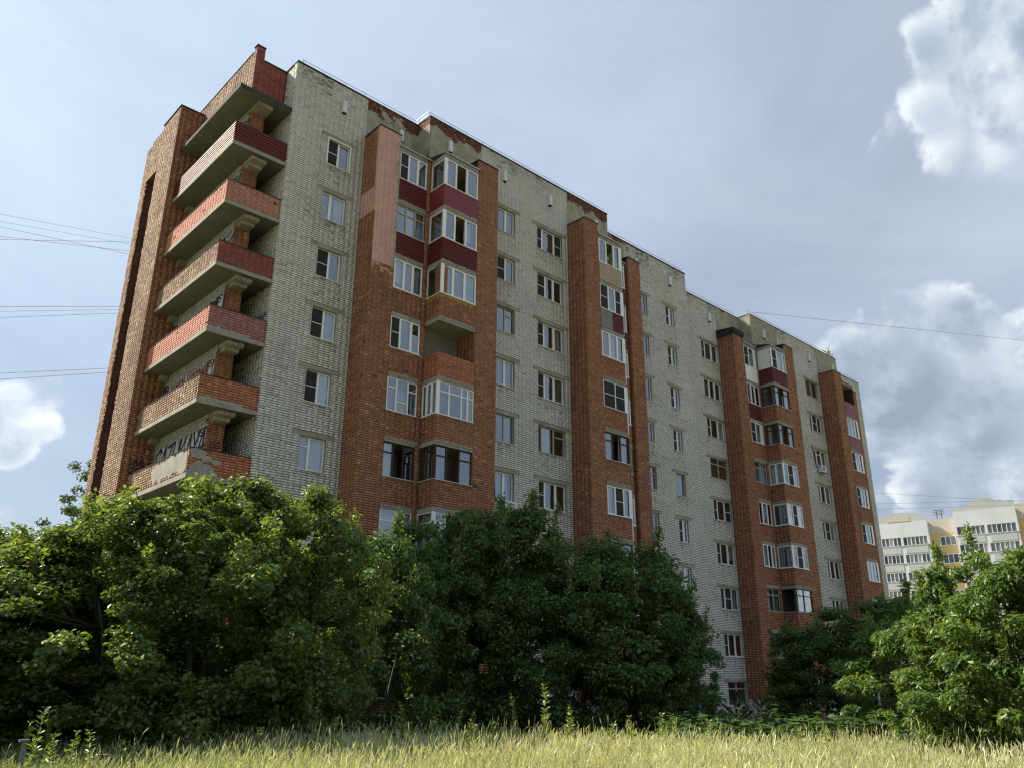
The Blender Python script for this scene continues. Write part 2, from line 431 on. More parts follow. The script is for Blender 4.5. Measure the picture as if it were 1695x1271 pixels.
class MB:
    def __init__(s):
        s.v = []
        s.f = []
        s.t = []

    def add(s, vs, fs, tint=0.5):
        n = len(s.v)
        s.v += [tuple(map(float, q)) for q in vs]
        s.f += [tuple(i + n for i in f) for f in fs]
        s.t += [tint] * len(vs)
        return s

    def box(s, x0, x1, y0, y1, z0, z1, tint=0.5):
        return s.add([(x0, y0, z0), (x1, y0, z0), (x1, y1, z0), (x0, y1, z0), (x0, y0, z1), (x1, y0, z1), (x1, y1, z1), (x0, y1, z1)], BOXF, tint)

    def fbox(s, fr, u0, u1, v0, v1, d0, d1, tint=0.5):
        q = [(u0, v0, d0), (u1, v0, d0), (u1, v0, d1), (u0, v0, d1), (u0, v1, d0), (u1, v1, d0), (u1, v1, d1), (u0, v1, d1)]
        return s.add([fr.p(*a) for a in q], BOXF, tint)

    def prism(s, poly, fr, d0, d1, tint=0.5):
        """polygon in (u, v) extruded along the normal"""
        n = len(poly)
        vs = [fr.p(u, v, d0) for u, v in poly] + [fr.p(u, v, d1) for u, v in poly]
        fs = [tuple(range(n))[::-1], tuple(range(n, 2 * n))] + [(i, (i + 1) % n, n + (i + 1) % n, n + i) for i in range(n)]
        return s.add(vs, fs, tint)

    def tube(s, pts, rad, seg=6, tint=0.5):
        pts = [Vector(p) for p in pts]
        rad = rad if isinstance(rad, (list, tuple)) else [rad] * len(pts)
        vs, fs = [], []
        for i, p in enumerate(pts):
            d = (pts[min(i + 1, len(pts) - 1)] - pts[max(i - 1, 0)]).normalized()
            a = d.orthogonal().normalized() if abs(d.z) > 0.95 else d.cross(Vector((0, 0, 1))).normalized()
            b = d.cross(a)
            for k in range(seg):
                w = 2 * math.pi * k / seg
                vs.append(p + (a * math.cos(w) + b * math.sin(w)) * rad[i])
        for i in range(len(pts) - 1):
            for k in range(seg):
                k2 = (k + 1) % seg
                fs.append((i * seg + k, i * seg + k2, (i + 1) * seg + k2, (i + 1) * seg + k))
        fs.append(tuple(range(seg))[::-1])
        fs.append(tuple(range((len(pts) - 1) * seg, len(pts) * seg)))
        return s.add(vs, fs, tint)

    def build(s, name, material, parent=None, smooth=False, tint=False):
        me = bpy.data.meshes.new(name)
        me.from_pydata(s.v, [], s.f)
        if smooth:
            for p in me.polygons:
                p.use_smooth = True
        if tint:
            a = me.attributes.new('tint', 'FLOAT', 'POINT')
            a.data.foreach_set('value', np.array(s.t, dtype=np.float32))
        me.materials.append(MATS[material])
        o = bpy.data.objects.new(name, me)
        return link(o, parent)


def free(u0, u1, ops):
    out = [(u0, u1)]
    for a, b in ops:
        nx = []
        for p, q in out:
            if b <= p or a >= q:
                nx.append((p, q))
                continue
            if a > p:
                nx.append((p, a))
            if b < q:
                nx.append((b, q))
        out = nx
    return [(p, q) for p, q in out if q - p > 0.012]


def wall_back(name, material, fr, u0, u1, v0, v1, ops, thick, parent):
    """solid wall with real openings"""
    mb = MB()
    vs = sorted({v0, v1, *[min(max(o[2], v0), v1) for o in ops], *[min(max(o[3], v0), v1) for o in ops]})
    for a, b in zip(vs, vs[1:]):
        if b - a < 1e-4:
            continue
        m_ = (a + b) / 2
        for p, q in free(u0, u1, [(o[0], o[1]) for o in ops if o[2] < m_ < o[3]]):
            mb.fbox(fr, p, q, a, b, -thick, 0)
    return mb.build(name, material, parent)


class Bricks:
    """collects bricks as real blocks standing proud of their mortar"""
    def __init__(s):
        s.r = []

    def lay(s, fr, u0, u1, v0, v1, ops=(), L=0.26, C=0.1, J=0.010, JH=0.025, D=0.004, ext=0.005, miss=0.0):
        u0 -= ext
        u1 += ext
        for k in range(int(math.floor(v0 / C)), int(math.ceil(v1 / C))):
            a, b = max(v0, k * C + JH / 2), min(v1, (k + 1) * C - JH / 2)
            if b - a < 0.025:
                continue
            hd = (k % 4 == 3)
            l, of = (L / 2, 0.065) if hd else (L, 0.0)
            m_ = (a + b) / 2
            for p, q in free(u0, u1, [(o[0], o[1]) for o in ops if o[2] < m_ < o[3]]):
                ks = np.arange(math.floor((p - of) / l), math.ceil((q - of) / l))
                x0 = np.maximum(ks * l + of + J / 2, p)
                x1 = np.minimum((ks + 1) * l + of - J / 2, q)
                ok = (x1 - x0 > 0.02)
                if miss:
                    ok &= RNG.random(len(ks)) > miss
                x0, x1 = x0[ok], x1[ok]
                n = len(x0)
                if n == 0:
                    continue
                d = np.maximum(D + RNG.normal(0, 0.0014, n), D * 0.4)
                jz = RNG.normal(0, 0.0012, n)
                o = np.array(fr.o)
                us, ns, zs = fr.u, fr.n, fr.z
                def pt(u, v, dd):
                    return o + u[:, None] * us + v[:, None] * zs + dd[:, None] * ns
                va, vb = np.full(n, a) + jz, np.full(n, b) + jz
                z0 = np.full(n, -0.002)
                V = np.stack([pt(x0, va, z0), pt(x1, va, z0), pt(x1, vb, z0), pt(x0, vb, z0), pt(x0, va, d), pt(x1, va, d), pt(x1, vb, d), pt(x0, vb, d)], 1)
                s.r.append(V)
        return s

    def build(s, name, material, parent, stain=None, spread=0.2):
        if not s.r:
            return None
        V = np.concatenate(s.r)
        n = len(V)
        base = np.array([(4, 5, 6, 7), (0, 1, 5, 4), (1, 2, 6, 5), (2, 3, 7, 6), (3, 0, 4, 7)])
        F = (np.arange(n)[:, None, None] * 8 + base[None]).reshape(-1, 4)
        tt = RNG.normal(0.55, spread, n)
        if stain is not None:
            tt += stain(V.mean(1))
        tint = np.repeat(np.clip(tt, 0, 1), 8)
        me = mesh_np(name, V.reshape(-1, 3), F, material, tint)
        o = link(bpy.data.objects.new(name, me), parent)
        o['kind'] = 'stuff'
        return o


# ------------------------------------------------------------------ ground
def ground_z(x, y):
    """field level near the viewer, falling away towards the foot of the building"""
    r = math.hypot(x - CAM.x, y - CAM.y)
    k = min(max((r - 15.5) / 9.0, 0), 1)
    k = k * k * (3 - 2 * k)
    return -0.36 - 1.55 * k


GX = [0.0]
step = 0.9
rr = 0.0
while rr < 5000:
    rr += step
    if rr > 30:
        step *= 1.25
    GX.append(rr)
NA = 120
V = [(CAM.x, CAM.y, -0.36)]
for r in GX[1:]:
    for k in range(NA):
        a = 2 * math.pi * k / NA
        x, y = CAM.x + r * math.cos(a), CAM.y + r * math.sin(a)
        V.append((x, y, ground_z(x, y) + (0.05 * math.sin(x * 1.3 + 2) * math.sin(y * 1.1) if r < 60 else 0)))
F = [(0, 1 + k, 1 + (k + 1) % NA) for k in range(NA)]
for i in range(len(GX) - 2):
    for k in range(NA):
        a, b = 1 + i * NA + k, 1 + i * NA + (k + 1) % NA
        F.append((a, a + NA, b + NA, b))
gm = MB()
gm.add(V, F)
gnd = gm.build('ground', 'ground_soil', smooth=True)
tag(gnd, kind='structure')

# ------------------------------------------------------------------ main building
BLD = empty('apartment_building', (0, 0, -1.9))
tag(BLD, 'weathered nine storey white and red brick apartment block with corner balconies', 'building')


def link(o, parent=None):       # parts are modelled in world coordinates; keep them there under their empty
    COL.objects.link(o)
    if parent is not None:
        o.parent = parent
        root = parent
        while root.parent is not None:
            root = root.parent
        if parent is root and parent.type == 'EMPTY':
            o.location = (-parent.location.x, -parent.location.y, -parent.location.z)
    return o


H = 2.8
SILL = 22.92
OH = 1.36            # height of a window opening
ROOF = 27.43
BASE = -2.4
# plan: planes of the long front
YA, YB, YC = 0.0, -1.03, 0.35
PD = 1.30            # how far piers and loggias stand out
DX, DY, DZ = 30.55, 1.05, -0.75   # second section against the first


def sill_z(k, sec=0):
    return SILL - H * (9 - k) + DZ * sec


FRAMEMAT = {'w': 'pvc_white', 'o': 'wood_cream', 'b': 'wood_brown', 'g': 'paint_green'}
CURT = {'C': 'curtain_white', 'B': 'curtain_brown', 'K': 'curtain_teal', 'V': 'curtain_violet', 'O': 'curtain_olive', 'Y': 'curtain_grey'}


def curtain(fr, u0, u1, v0, v1, d, material, parent, waves=None):
    n = max(6, int((u1 - u0) / 0.045))
    vs, fs = [], []
    ph = random.random() * 6
    for i in range(n + 1):
        u = u0 + (u1 - u0) * i / n
        w = 0.025 * math.sin(i * 1.35 + ph) + 0.012 * math.sin(i * 2.9 + ph * 2)
        vs += [fr.p(u, v0, d + w * 1.2), fr.p(u, v1, d + w * 0.7)]
    for i in range(n):
        fs.append((2 * i, 2 * i + 2, 2 * i + 3, 2 * i + 1))
    mb = MB()
    mb.add(vs, fs)
    return mb.build('curtain', material, parent, smooth=True)


def glazing(fr, u0, u1, v0, v1, spec, color, parent, recess=0.09, part=None, post=0.045):
    """frame with its sashes; each pane, insect screen and curtain is its own piece.
    spec: sashes like 'N1 G1.2 T1' (type and relative width)"""
    fm = FRAMEMAT[color]
    d1, d0 = -recess, -recess - 0.06
    sp = [(q[0], float(q[1:] or 1)) for q in spec.split()]
    tot = sum(w for _, w in sp)
    mb = MB()
    b = post
    mb.fbox(fr, u0, u1, v0, v0 + b, d0, d1)
    mb.fbox(fr, u0, u1, v1 - b, v1, d0, d1)
    mb.fbox(fr, u0, u0 + b, v0 + b, v1 - b, d0, d1)
    mb.fbox(fr, u1 - b, u1, v0 + b, v1 - b, d0, d1)
    todo = []
    u = u0
    W_ = u1 - u0
    for i, (k, w) in enumerate(sp):
        a, c = u, u + W_ * w / tot
        u = c
        if i:
            mb.fbox(fr, a - 0.035, a + 0.035, v0 + b, v1 - b, d0, d1 + 0.006)
        ia, ic = (a + b if i == 0 else a + 0.035), (c - b if i == len(sp) - 1 else c - 0.035)
        va, vb = v0 + b, v1 - b
        if k in 'GCBKVOYWL' and color == 'w':      # opening sash frame
            e = 0.028
            mb.fbox(fr, ia, ic, va, va + e, d0 + 0.01, d1 + 0.012)
            mb.fbox(fr, ia, ic, vb - e, vb, d0 + 0.01, d1 + 0.012)
            mb.fbox(fr, ia, ia + e, va + e, vb - e, d0 + 0.01, d1 + 0.012)
            mb.fbox(fr, ic - e, ic, va + e, vb - e, d0 + 0.01, d1 + 0.012)
        if k == 'N':
            vm = va + (vb - va) * 0.5
            mb.fbox(fr, ia, ic, vm - 0.015, vm + 0.015, d0 + 0.03, d1 + 0.02)
        if k in 'TXF':
            vm = va + (vb - va) * (0.72 if k != 'X' else 0.30)
            mb.fbox(fr, ia, ic, vm - 0.028, vm + 0.028, d0, d1 + 0.004)
        if k == 'E':   # many small glazing bars
            for q in (0.33, 0.66):
                uu = ia + (ic - ia) * q
                mb.fbox(fr, uu - 0.012, uu + 0.012, va, vb, d0 + 0.01, d1)
        todo.append((k, ia, ic, va, vb))
    if part is None:
        frame = mb.build('window', fm, parent)
        holder = frame
    else:
        frame = mb.build('window_frame', fm, part)
        holder = part
    for k, ia, ic, va, vb in todo:
        dm = (d0 + d1) / 2
        if k == 'P':
            MB().fbox(fr, ia, ic, va, vb, dm - 0.01, dm + 0.02).build('infill_panel', 'pvc_panel', holder)
            continue
        if k == 'N':
            MB().fbox(fr, ia, ic, va, vb, d1 + 0.004, d1 + 0.008).build('insect_screen', 'insect_screen', holder)
            continue
        if k != 'D':
            MB().fbox(fr, ia, ic, va, vb, dm - 0.006, dm + 0.004).build('pane', 'pane_glass', holder)
        if k in CURT:
            lo = va + (0.0 if random.random() < 0.8 else (vb - va) * 0.25)
            uu0, uu1 = ia, ic
            if random.random() < 0.45:
                if random.random() < 0.5:
                    uu1 = ia + (ic - ia) * 0.65
                else:
                    uu0 = ia + (ic - ia) * 0.35
            curtain(fr, uu0, uu1, lo, vb, d0 - 0.10, CURT[k], holder)
        elif k == 'W':
            MB().fbox(fr, ia, ic, va, vb, d0 - 0.05, d0 - 0.04).build('roller_blind', 'pvc_panel', holder)
        elif k == 'L':
            lm = MB()
            z = va
            while z < vb:
                lm.fbox(fr, ia, ic, z, z + 0.035, d0 - 0.06, d0 - 0.045)
                z += 0.055
            lm.build('venetian_blind', 'curtain_grey', holder)
        elif k in 'TXF' and random.random() < 0.7:
            curtain(fr, ia, ic, va, vb if k == 'T' else va + (vb - va) * 0.7, d0 - 0.10, random.choice(['curtain_white', 'curtain_grey', 'curtain_olive']), holder)
    return frame


def window(fr, u0, u1, v0, v1, spec, color, parent, trim=False, sill='sill_metal', rev='white_brick'):
    w = glazing(fr, u0, u1, v0, v1, spec, color, parent, recess=0.10)
    rv = MB()
    e = 0.006
    rv.fbox(fr, u0 - 0.004, u0 + e, v0, v1, -0.24, 0.010)
    rv.fbox(fr, u1 - e, u1 + 0.004, v0, v1, -0.24, 0.010)
    rv.fbox(fr, u0 + e, u1 - e, v1 - e, v1 + 0.002, -0.24, 0.008)
    rv.build('reveal', 'concrete', w)
    # the lintel is a bar of concrete let into the brickwork
    MB().fbox(fr, u0 - 0.36, u1 + 0.36, v1 + 0.003, v1 + 0.20, -0.12, 0.018).build('lintel', 'concrete', w)
    sm = MB()
    vs = [fr.p(u0 - 0.05, v0 + 0.03, -0.10), fr.p(u1 + 0.05, v0 + 0.03, -0.10), fr.p(u1 + 0.05, v0 - 0.015, 0.07), fr.p(u0 - 0.05, v0 - 0.015, 0.07)]
    vs += [v + np.array((0, 0, -0.03)) for v in vs]
    sm.add(vs, [(0, 3, 2, 1), (4, 5, 6, 7), (0, 1, 5, 4), (1, 2, 6, 5), (2, 3, 7, 6), (3, 0, 4, 7)])
    sm.build('sill', 'pvc_white' if trim or color == 'w' and random.random() < 0.45 else sill, w)
    if trim:
        tm = MB()
        tm.fbox(fr, u0 - 0.03, u0 + 0.035, v0, v1 + 0.03, -0.02, 0.025)
        tm.fbox(fr, u1 - 0.035, u1 + 0.03, v0, v1 + 0.03, -0.02, 0.025)
        tm.fbox(fr, u0 + 0.035, u1 - 0.035, v1 - 0.035, v1 + 0.03, -0.02, 0.025)
        tm.build('casing', 'pvc_white', w)
    return w


def rnd_spec(n):
    if n == 2:
        return random.choice(['N1 G1', 'N1 C1', 'G1 C1', 'C1 G1', 'N1 Y1', 'G1 G1', 'Y1 C1', 'B1 N1'])
    return random.choice(['N1 G1 C1', 'N.7 B1 G1', 'C1 G1 C1', 'G1 N1 C1', 'N1 C1 B1', 'Y1 G1 N1', 'N.7 O1 C1', 'C1 B1 N1'])


# columns of openings: (first section planes then second) name: plane y, u0, u1, section, specs floor 9 downwards
A_ = front(YA)
B_ = front(YB)
C_ = front(YC)
D_ = front(YA + DY)
E_ = front(YB + DY)
F_ = front(YC + DY)
COLS = [
    (A_, 1.86, 3.03, 0, ['N1 G1', 'G.55 C1', 'N1 G1', 'N1 C1', 'N1 W1', 'T.6 C1', 'N1 G1', 'N1 C1', 'T1 T1'], 'wwwwwwwwo', {9}),
    (B_, 11.28, 12.48, 0, ['G1 G1', 'N1 G1', 'G1 T1', 'G1 G1', 'G1 Y1', 'C1 C1', 'N1 G1', 'G1 C1', 'T1 T1'], 'wwowowwwo', set()),
    (B_, 14.12, 16.05, 0, ['N.55 O1.2 N.7', 'N.85 B.85 B.9', 'N.6 B.9 C.8', 'N.65 B.9 L.9', 'D.35 C1 T.9', 'N.6 B1 B.9', 'N1 C1 G1', 'G1 C1 N1', 'T1 T1 T1'], 'wwwwowwwo', set()),
    (C_, 24.1, 25.33, 0, ['G1 G1', 'G1 G1', 'C1 G1', 'G1 C1', 'T1 T1', 'G1 G1', 'C1 C1', 'N1 G1', 'T1 T1'], 'wwwwowwwo', set()),
    (C_, 27.27, 28.2, 0, ['N1 C1', 'N1 G1', 'N1 C1', 'N1 G1', 'Y1', 'N1 C1', 'C.6 C1', 'G1 C1', 'D1 D1'], 'wwwwowwwb', set()),
    (D_, 32.17, 34.22, 1, ['N.6 V1 C.9', 'Y1 B.9 Y1', 'N.6 B1 W.8', 'T1 T1', 'N.6 B1 N.8', 'N.6 B1 C.9', 'C.7 N.8 C.9', 'N.7 B1 B1', 'F1 F1'], 'wwwowwwwo', set()),
    (E_, 44.7, 46.65, 1, ['Y1 C1', 'Y.8 N1 C1', 'G.8 F1 C1', 'C.7 B1 C1', 'C.7 N.8 W.9', 'G.7 B1 C1', 'C1 G1 C1', 'N1 G1 C1', 'T1 T1 T1'], 'owwwwwwwo', set()),
]


def ops_for(fr, lint=True):
    out = []
    for (f, a, b, sec, sp, cl, tr) in COLS:
        if f is fr:
            for k in range(1, 10):
                s_ = sill_z(k, sec)
                out.append((a, b, s_, s_ + OH))
                if lint:
                    out.append((a - 0.36, b + 0.36, s_ + OH, s_ + OH + 0.205))
    return out


def grey_wall(fr, u0, u1, v0, v1, brick_u=None, plaster=(), miss=0.0):
    w = wall_back('wall', 'mortar', fr, u0, u1, v0, v1, ops_for(fr, False), 0.26, BLD)
    br = Bricks()
    for (a, b) in (brick_u or [(u0, u1)]):
        br.lay(fr, a, b, v0, v1, ops_for(fr) + [tuple(p_) for p_ in plaster], miss=miss)
    wins = [o for o in ops_for(fr, False)]

    def stain(c):
        d = np.zeros(len(c))
        for (a, b, z0, z1) in wins:              # rain streaks below the sills
            k = (c[:, 0] > a - 0.1) & (c[:, 0] < b + 0.1) & (c[:, 2] < z0) & (c[:, 2] > z0 - 1.2)
            fall = 1 - (z0 - c[:, 2]) / 1.2
            col_ = np.sin(c[:, 0] * 9.0 + z0 * 3.1) * np.sin(c[:, 0] * 23.0 + z0)
            d -= k * fall * np.clip(col_ + 0.25, 0, 1) * 0.34
        top = np.clip((c[:, 2] - (v1 - 1.3)) / 1.3, 0, 1)   # weathered courses under the coping
        d -= top * (0.25 + 0.5 * (np.sin(c[:, 0] * 1.7) * np.sin(c[:, 0] * 0.61 + 1) > 0.1)) * RNG.random(len(c))
        d += 0.10 * np.sin(c[:, 2] * 0.83 + c[:, 0] * 0.21) * np.sin(c[:, 0] * 0.5 + np.floor(c[:, 2] / 2.8) * 1.9)
        return d
    br.build('brickwork', 'white_brick', w, stain, 0.115)
    for p_ in plaster:
        MB().fbox(fr, p_[0], p_[1], p_[2], p_[3], -0.01, 0.022).build('plaster', 'plaster_worn', w)
    return w


R2 = ROOF + DZ
PL = 25.35        # plaster parapet zone starts above the loggias
grey_wall(A_, 0, 6.72, BASE, ROOF, [(0, 3.77), ], plaster=[(3.77, 6.72, 24.6, ROOF)])
grey_wall(B_, 6.75, 20.0, BASE, ROOF, [(10.05, 16.55)], plaster=[(6.75, 10.05, 24.6, ROOF), (16.55, 20.0, 24.6, ROOF)])
grey_wall(C_, 20.0, 29.75, BASE, ROOF, [(22.6, 29.75)], plaster=[(20.0, 23.2, 24.6, ROOF)])
grey_wall(D_, 29.6, 37.27, BASE, R2, [(29.6, 34.35)], plaster=[(34.35, 37.27, 23.9, R2)])
grey_wall(E_, 37.3, 50.55, BASE, R2, [(40.6, 47.1)], plaster=[(37.3, 40.9, 23.9, R2), (47.1, 50.55, 23.9, R2)])
grey_wall(F_, 50.55, 57.7, BASE, R2, [(50.6, 57.7)], plaster=())
# returns between the planes
for x, y0, y1, z1, side in [(6.72, YB + 0.26, YA, ROOF, -1), (20.02, YB + 0.26, YC, ROOF, 1), (29.75, YC + 0.26, YA + DY, ROOF, 1), (37.27, YB + DY + 0.26, YA + DY, R2, -1), (50.57, YB + DY + 0.26, YC + DY, R2, 1)]:
    w = MB().box(x - 0.0 if side < 0 else x - 0.25, x + 0.25 if side < 0 else x, y0 - 0.26, y1 + 0.2, BASE, z1).build('wall', 'mortar', BLD)
    if side < 0:
        MB().box(x - 0.02, x + 0.01, y0 - 0.28, y1 - 0.02, z1 - 2.85, z1 - 0.003).build('plaster', 'plaster_worn', w)
    else:
        Bricks().lay(rightf(x), y0 - 0.26, y1 - 0.03, BASE, z1).build('brickwork', 'white_brick', w)
# left end wall (grey return), right end wall, back wall
w = MB().box(0.0, 0.25, 0.26, 12.6, BASE, ROOF - 0.002).build('wall', 'mortar', BLD)
Bricks().lay(leftf(0.0), -12.6, -0.0, BASE, ROOF - 0.02).build('brickwork', 'white_brick', w)
w = MB().box(57.45, 57.7, YC + DY + 0.26, 14.0, BASE, R2 - 0.002).build('wall', 'mortar', BLD)
Bricks().lay(rightf(57.7), YC + DY, 14.0, BASE, R2).build('brickwork', 'white_brick', w)
MB().box(0.0, 57.7, 12.6, 14.0, BASE, R2 - 0.01).build('back_wall', 'concrete', BLD)
# rooms behind the glass
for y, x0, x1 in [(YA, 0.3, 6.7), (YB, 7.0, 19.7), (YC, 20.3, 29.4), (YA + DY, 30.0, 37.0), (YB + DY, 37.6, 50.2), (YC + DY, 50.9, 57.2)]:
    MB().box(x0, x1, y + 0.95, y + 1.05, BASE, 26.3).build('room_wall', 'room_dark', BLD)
# roof deck, copings and railing
MB().box(0.05, 29.7, 1.4, 12.6, ROOF - 0.6, ROOF - 0.35).build('roof_deck', 'roof_tar', BLD)
MB().box(29.8, 57.6, 2.4, 13.9, R2 - 0.6, R2 - 0.35).build('roof_deck', 'roof_tar', BLD)
EDGE = [[(0, YA), (6.72, YA), (6.72, YB), (20.02, YB)], [(20.02, YC), (29.75, YC)], [(29.77, YA + DY), (37.27, YA + DY), (37.27, YB + DY), (50.57, YB + DY)], [(50.57, YC + DY), (57.72, YC + DY)]]
for gi, path in enumerate(EDGE):
    z = ROOF if gi < 2 else R2
    cm = MB()
    for (x0, y0), (x1, y1) in zip(path, path[1:]):
        if abs(x1 - x0) > 0.1:
            cm.box(x0 - 0.03, x1 + 0.03, y0 - 0.045, y0 + 0.36, z + 0.003, z + 0.045)
        else:
            cm.box(x0 - 0.045, x0 + 0.30, min(y0, y1) + 0.37, max(y0, y1) - 0.05, z + 0.0035, z + 0.0445)
    cm.build('coping', 'flashing', BLD)
    rl = MB()
    pts = [(x + (0.25 if x < 0.1 else 0), y + 0.22, z + 0.42) for x, y in path]
    rl.tube(pts, 0.014, 5)
    rl.tube([(x, y, q - 0.2) for x, y, q in pts], 0.009, 4)
    rail = rl.build('roof_railing', 'rail_steel', BLD)
    for (x0, y0), (x1, y1) in zip(path, path[1:]):
        n = max(1, int(math.hypot(x1 - x0, y1 - y0) / 1.1))
        for i in range(n):
            fx, fy = x0 + (x1 - x0) * (i + 0.3) / n, y0 + (y1 - y0) * (i + 0.3) / n + 0.22
            MB().tube([(fx, fy, z + 0.03), (fx, fy, z + 0.42)], 0.011, 5).build('post', 'rail_steel', rail)
# side edge of the roof towards the corner
MB().box(-0.045, 0.3, 0.4, 12.6, ROOF + 0.004, ROOF + 0.044).build('coping', 'flashing', BLD)
# the white ventilation boxes under the parapet
for x, y, z in [(2.48, YA, 25.9), (5.7, YA, 25.95), (7.97, YB, 25.9), (11.66, YB, 25.9), (15.08, YB, 25.9), (18.9, YB, 25.9), (24.3, YC, 25.9), (27.86, YC, 25.9), (33.35, YA + DY, 25.2), (38.9, YB + DY, 25.2), (45.7, YB + DY, 25.2), (49.7, YB + DY, 25.4)]:
    vb = MB().box(x - 0.10, x + 0.10, y - 0.16, y - 0.014, z, z + 0.62).build('vent_box', 'vent_white', BLD)
    MB().box(x - 0.09, x + 0.09, y - 0.15, y - 0.02, z - 0.05, z - 0.002).build('vent_grille', 'flashing', vb)

# windows of the grey walls
for (fr, a, b, sec, specs, cols, trims) in COLS:
    for i, k in enumerate(range(9, 0, -1)):
        s_ = sill_z(k, sec)
        window(fr, a, b, s_, s_ + OH, specs[i], cols[i], BLD, trim=(k in trims))

# iron grille on the ground floor
gr = MB()
for i in range(9):
    gr.fbox(C_, 27.2 + i * 0.13, 27.215 + i * 0.13, sill_z(1) - 0.05, sill_z(1) + OH, 0.03, 0.045)
for q in (0.1, 0.65, 1.2):
    gr.fbox(C_, 27.15, 28.35, sill_z(1) + q, sill_z(1) + q + 0.02, 0.046, 0.06)
gr.build('window_grille', 'dark_iron', BLD)


# ------------------------------------------------------------------ piers
def pier(x0, x1, yb, top, sec=0, cap='roof_tar', capover=0.03, bm='red_brick', bot=0.1):
    yf = yb - PD
    bot += DZ * sec * 0 
    p_ = MB().box(x0, x1, yf, yb + 0.1, bot, top).build('pier', 'red_mortar', BLD)
    br = Bricks()
    br.lay(front(yf), x0, x1, bot, top, miss=0.0004)
    br.lay(leftf(x0), -yb + 0.01, -yf, bot, top, miss=0.0004)
    br.lay(rightf(x1), yf, yb - 0.02, bot, top, miss=0.0004)
    br.build('brickwork', bm, p_)
    # ragged courses near the top, patched and loose
    MB().box(x0 - capover, x1 + capover, yf - capover, yb - 0.02, top + 0.003, top + 0.06).build('cap', cap, p_)
    # white plinth under the red brick
    pb = MB().box(x0 - 0.03, x1 + 0.03, yf - 0.03, yb + 0.1, BASE, bot - 0.003).build('plinth', 'mortar', p_)
    Bricks().lay(front(yf - 0.03), x0 - 0.03, x1 + 0.03, BASE, bot - 0.01).lay(leftf(x0 - 0.03), -yb, -yf + 0.03, BASE, bot - 0.01).build('plinth_bricks', 'white_brick', p_)
    return p_


PT = 25.2
P1 = pier(3.75, 4.92, YA, PT)
P2 = pier(8.82, 10.1, YB, PT)
P3 = pier(16.5, 17.62, YB, PT)
P4 = pier(21.8, 22.9, YC - 0.1, PT)
P5 = pier(3.75 + DX, 4.92 + DX, YA + DY, PT + DZ)
P6 = pier(8.82 + DX, 10.1 + DX, YB + DY, PT + DZ)
P7 = pier(16.5 + DX, 17.7 + DX, YB + DY, PT + DZ)
P8 = pier(21.8 + DX, 23.0 + DX, YC + DY - 0.1, PT + DZ)
# pink painted render on the first pier
for fr_, u0_, u1_, v0_, v1_ in [(front(YA - PD), 3.74, 4.93, 18.27, PT - 0.01), (leftf(3.75), -YA + 0.02, -(YA - PD) + 0.008, 20.75, 22.0), (leftf(3.75), 1.12, 1.308, 22.003, PT - 0.01)]:
    MB().fbox(fr_, u0_, u1_, v0_, v1_, 0.003, 0.0115).build('pink_render', 'plaster_pink', P1)
    fo = Fr(fr_.p(0, 0, 0.0115), fr_.u, fr_.n)
    Bricks().lay(fo, u0_, u1_, v0_, v1_, J=0.006, JH=0.012, D=0.0035, ext=0).build('pink_brick_relief', 'plaster_pink', P1)
Bricks().lay(Fr((0, YA - PD - 0.006, 0), (1, 0, 0), (0, -1, 0)), 3.745, 4.925, 17.85, 18.265, miss=0.5, D=0.004, ext=0).build('pink_brick_relief', 'plaster_pink', P1)
# the paint has come away down the right edge
edge = []
n = 60
for q in range(n + 1):
    v = 18.3 + (PT - 0.05 - 18.3) * q / n
    edge.append((4.925 - 0.05 - 0.13 * abs(math.sin(q * 0.7) * math.sin(q * 0.23 + 1)) - 0.06 * random.random(), v))
MB().prism(edge + [(4.925, PT - 0.05), (4.925, 18.3)], front(YA - PD), 0.0155, 0.0185).build('bare_render', 'broken_concrete', P1)
# tarred hood over the fifth pier
hd = MB()
x0, x1, yf, yb, zt = 34.25, 35.52, YA + DY - PD - 0.08, YA + DY - 0.02, PT + DZ
hd.add([(x0, yf, zt - 0.25), (x1, yf, zt - 0.25), (x1, yb, zt - 0.25), (x0 - 0.1, yb, zt - 0.3), (x0 - 0.03, yf - 0.03, zt + 0.18), (x1 + 0.03, yf - 0.03, zt + 0.12), (x1, yb, zt + 0.26), (x0 - 0.12, yb, zt + 0.30)], BOXF)
hd.build('tar_hood', 'roof_tar', P5)
for P_, x0, x1, yb, zt in [(P2, 8.82, 10.1, YB, PT), (P6, 8.82 + DX, 10.1 + DX, YB + DY, PT + DZ), (P4, 21.8, 22.9, YC - 0.1, PT)]:
    hm = MB()
    yf = yb - PD
    hm.add([(x0 - 0.04, yf + 0.15, zt - 0.30), (x0 - 0.012, yf + 0.15, zt - 0.30), (x0 - 0.012, yb, zt - 0.30), (x0 - 0.04, yb, zt - 0.30), (x0 - 0.02, yf - 0.02, zt + 0.07), (x0 + 0.3, yf - 0.02, zt + 0.07), (x0 + 0.3, yb, zt + 0.20), (x0 - 0.02, yb, zt + 0.20)], BOXF)
    hm.build('tar_hood', 'roof_tar', P_)


# ------------------------------------------------------------------ loggias
def siding(fr, u0, u1, v0, v1, material, holder, vertical=False):
    mb = MB()
    n = max(4, int(round((v1 - v0) / 0.125)))
    for i in range(n):
        a, b = v0 + (v1 - v0) * i / n, v0 + (v1 - v0) * (i + 1) / n
        q = [(u0, a + 0.012, 0.0), (u1, a + 0.012, 0.0), (u1, a + 0.022, 0.046), (u0, a + 0.022, 0.046), (u0, b, 0.0), (u1, b, 0.0), (u1, b, 0.010), (u0, b, 0.010)]
        mb.add([fr.p(*c) for c in q], BOXF)
    return mb.build('siding', material, holder)


GT = 1.46         # glazing height above the parapet


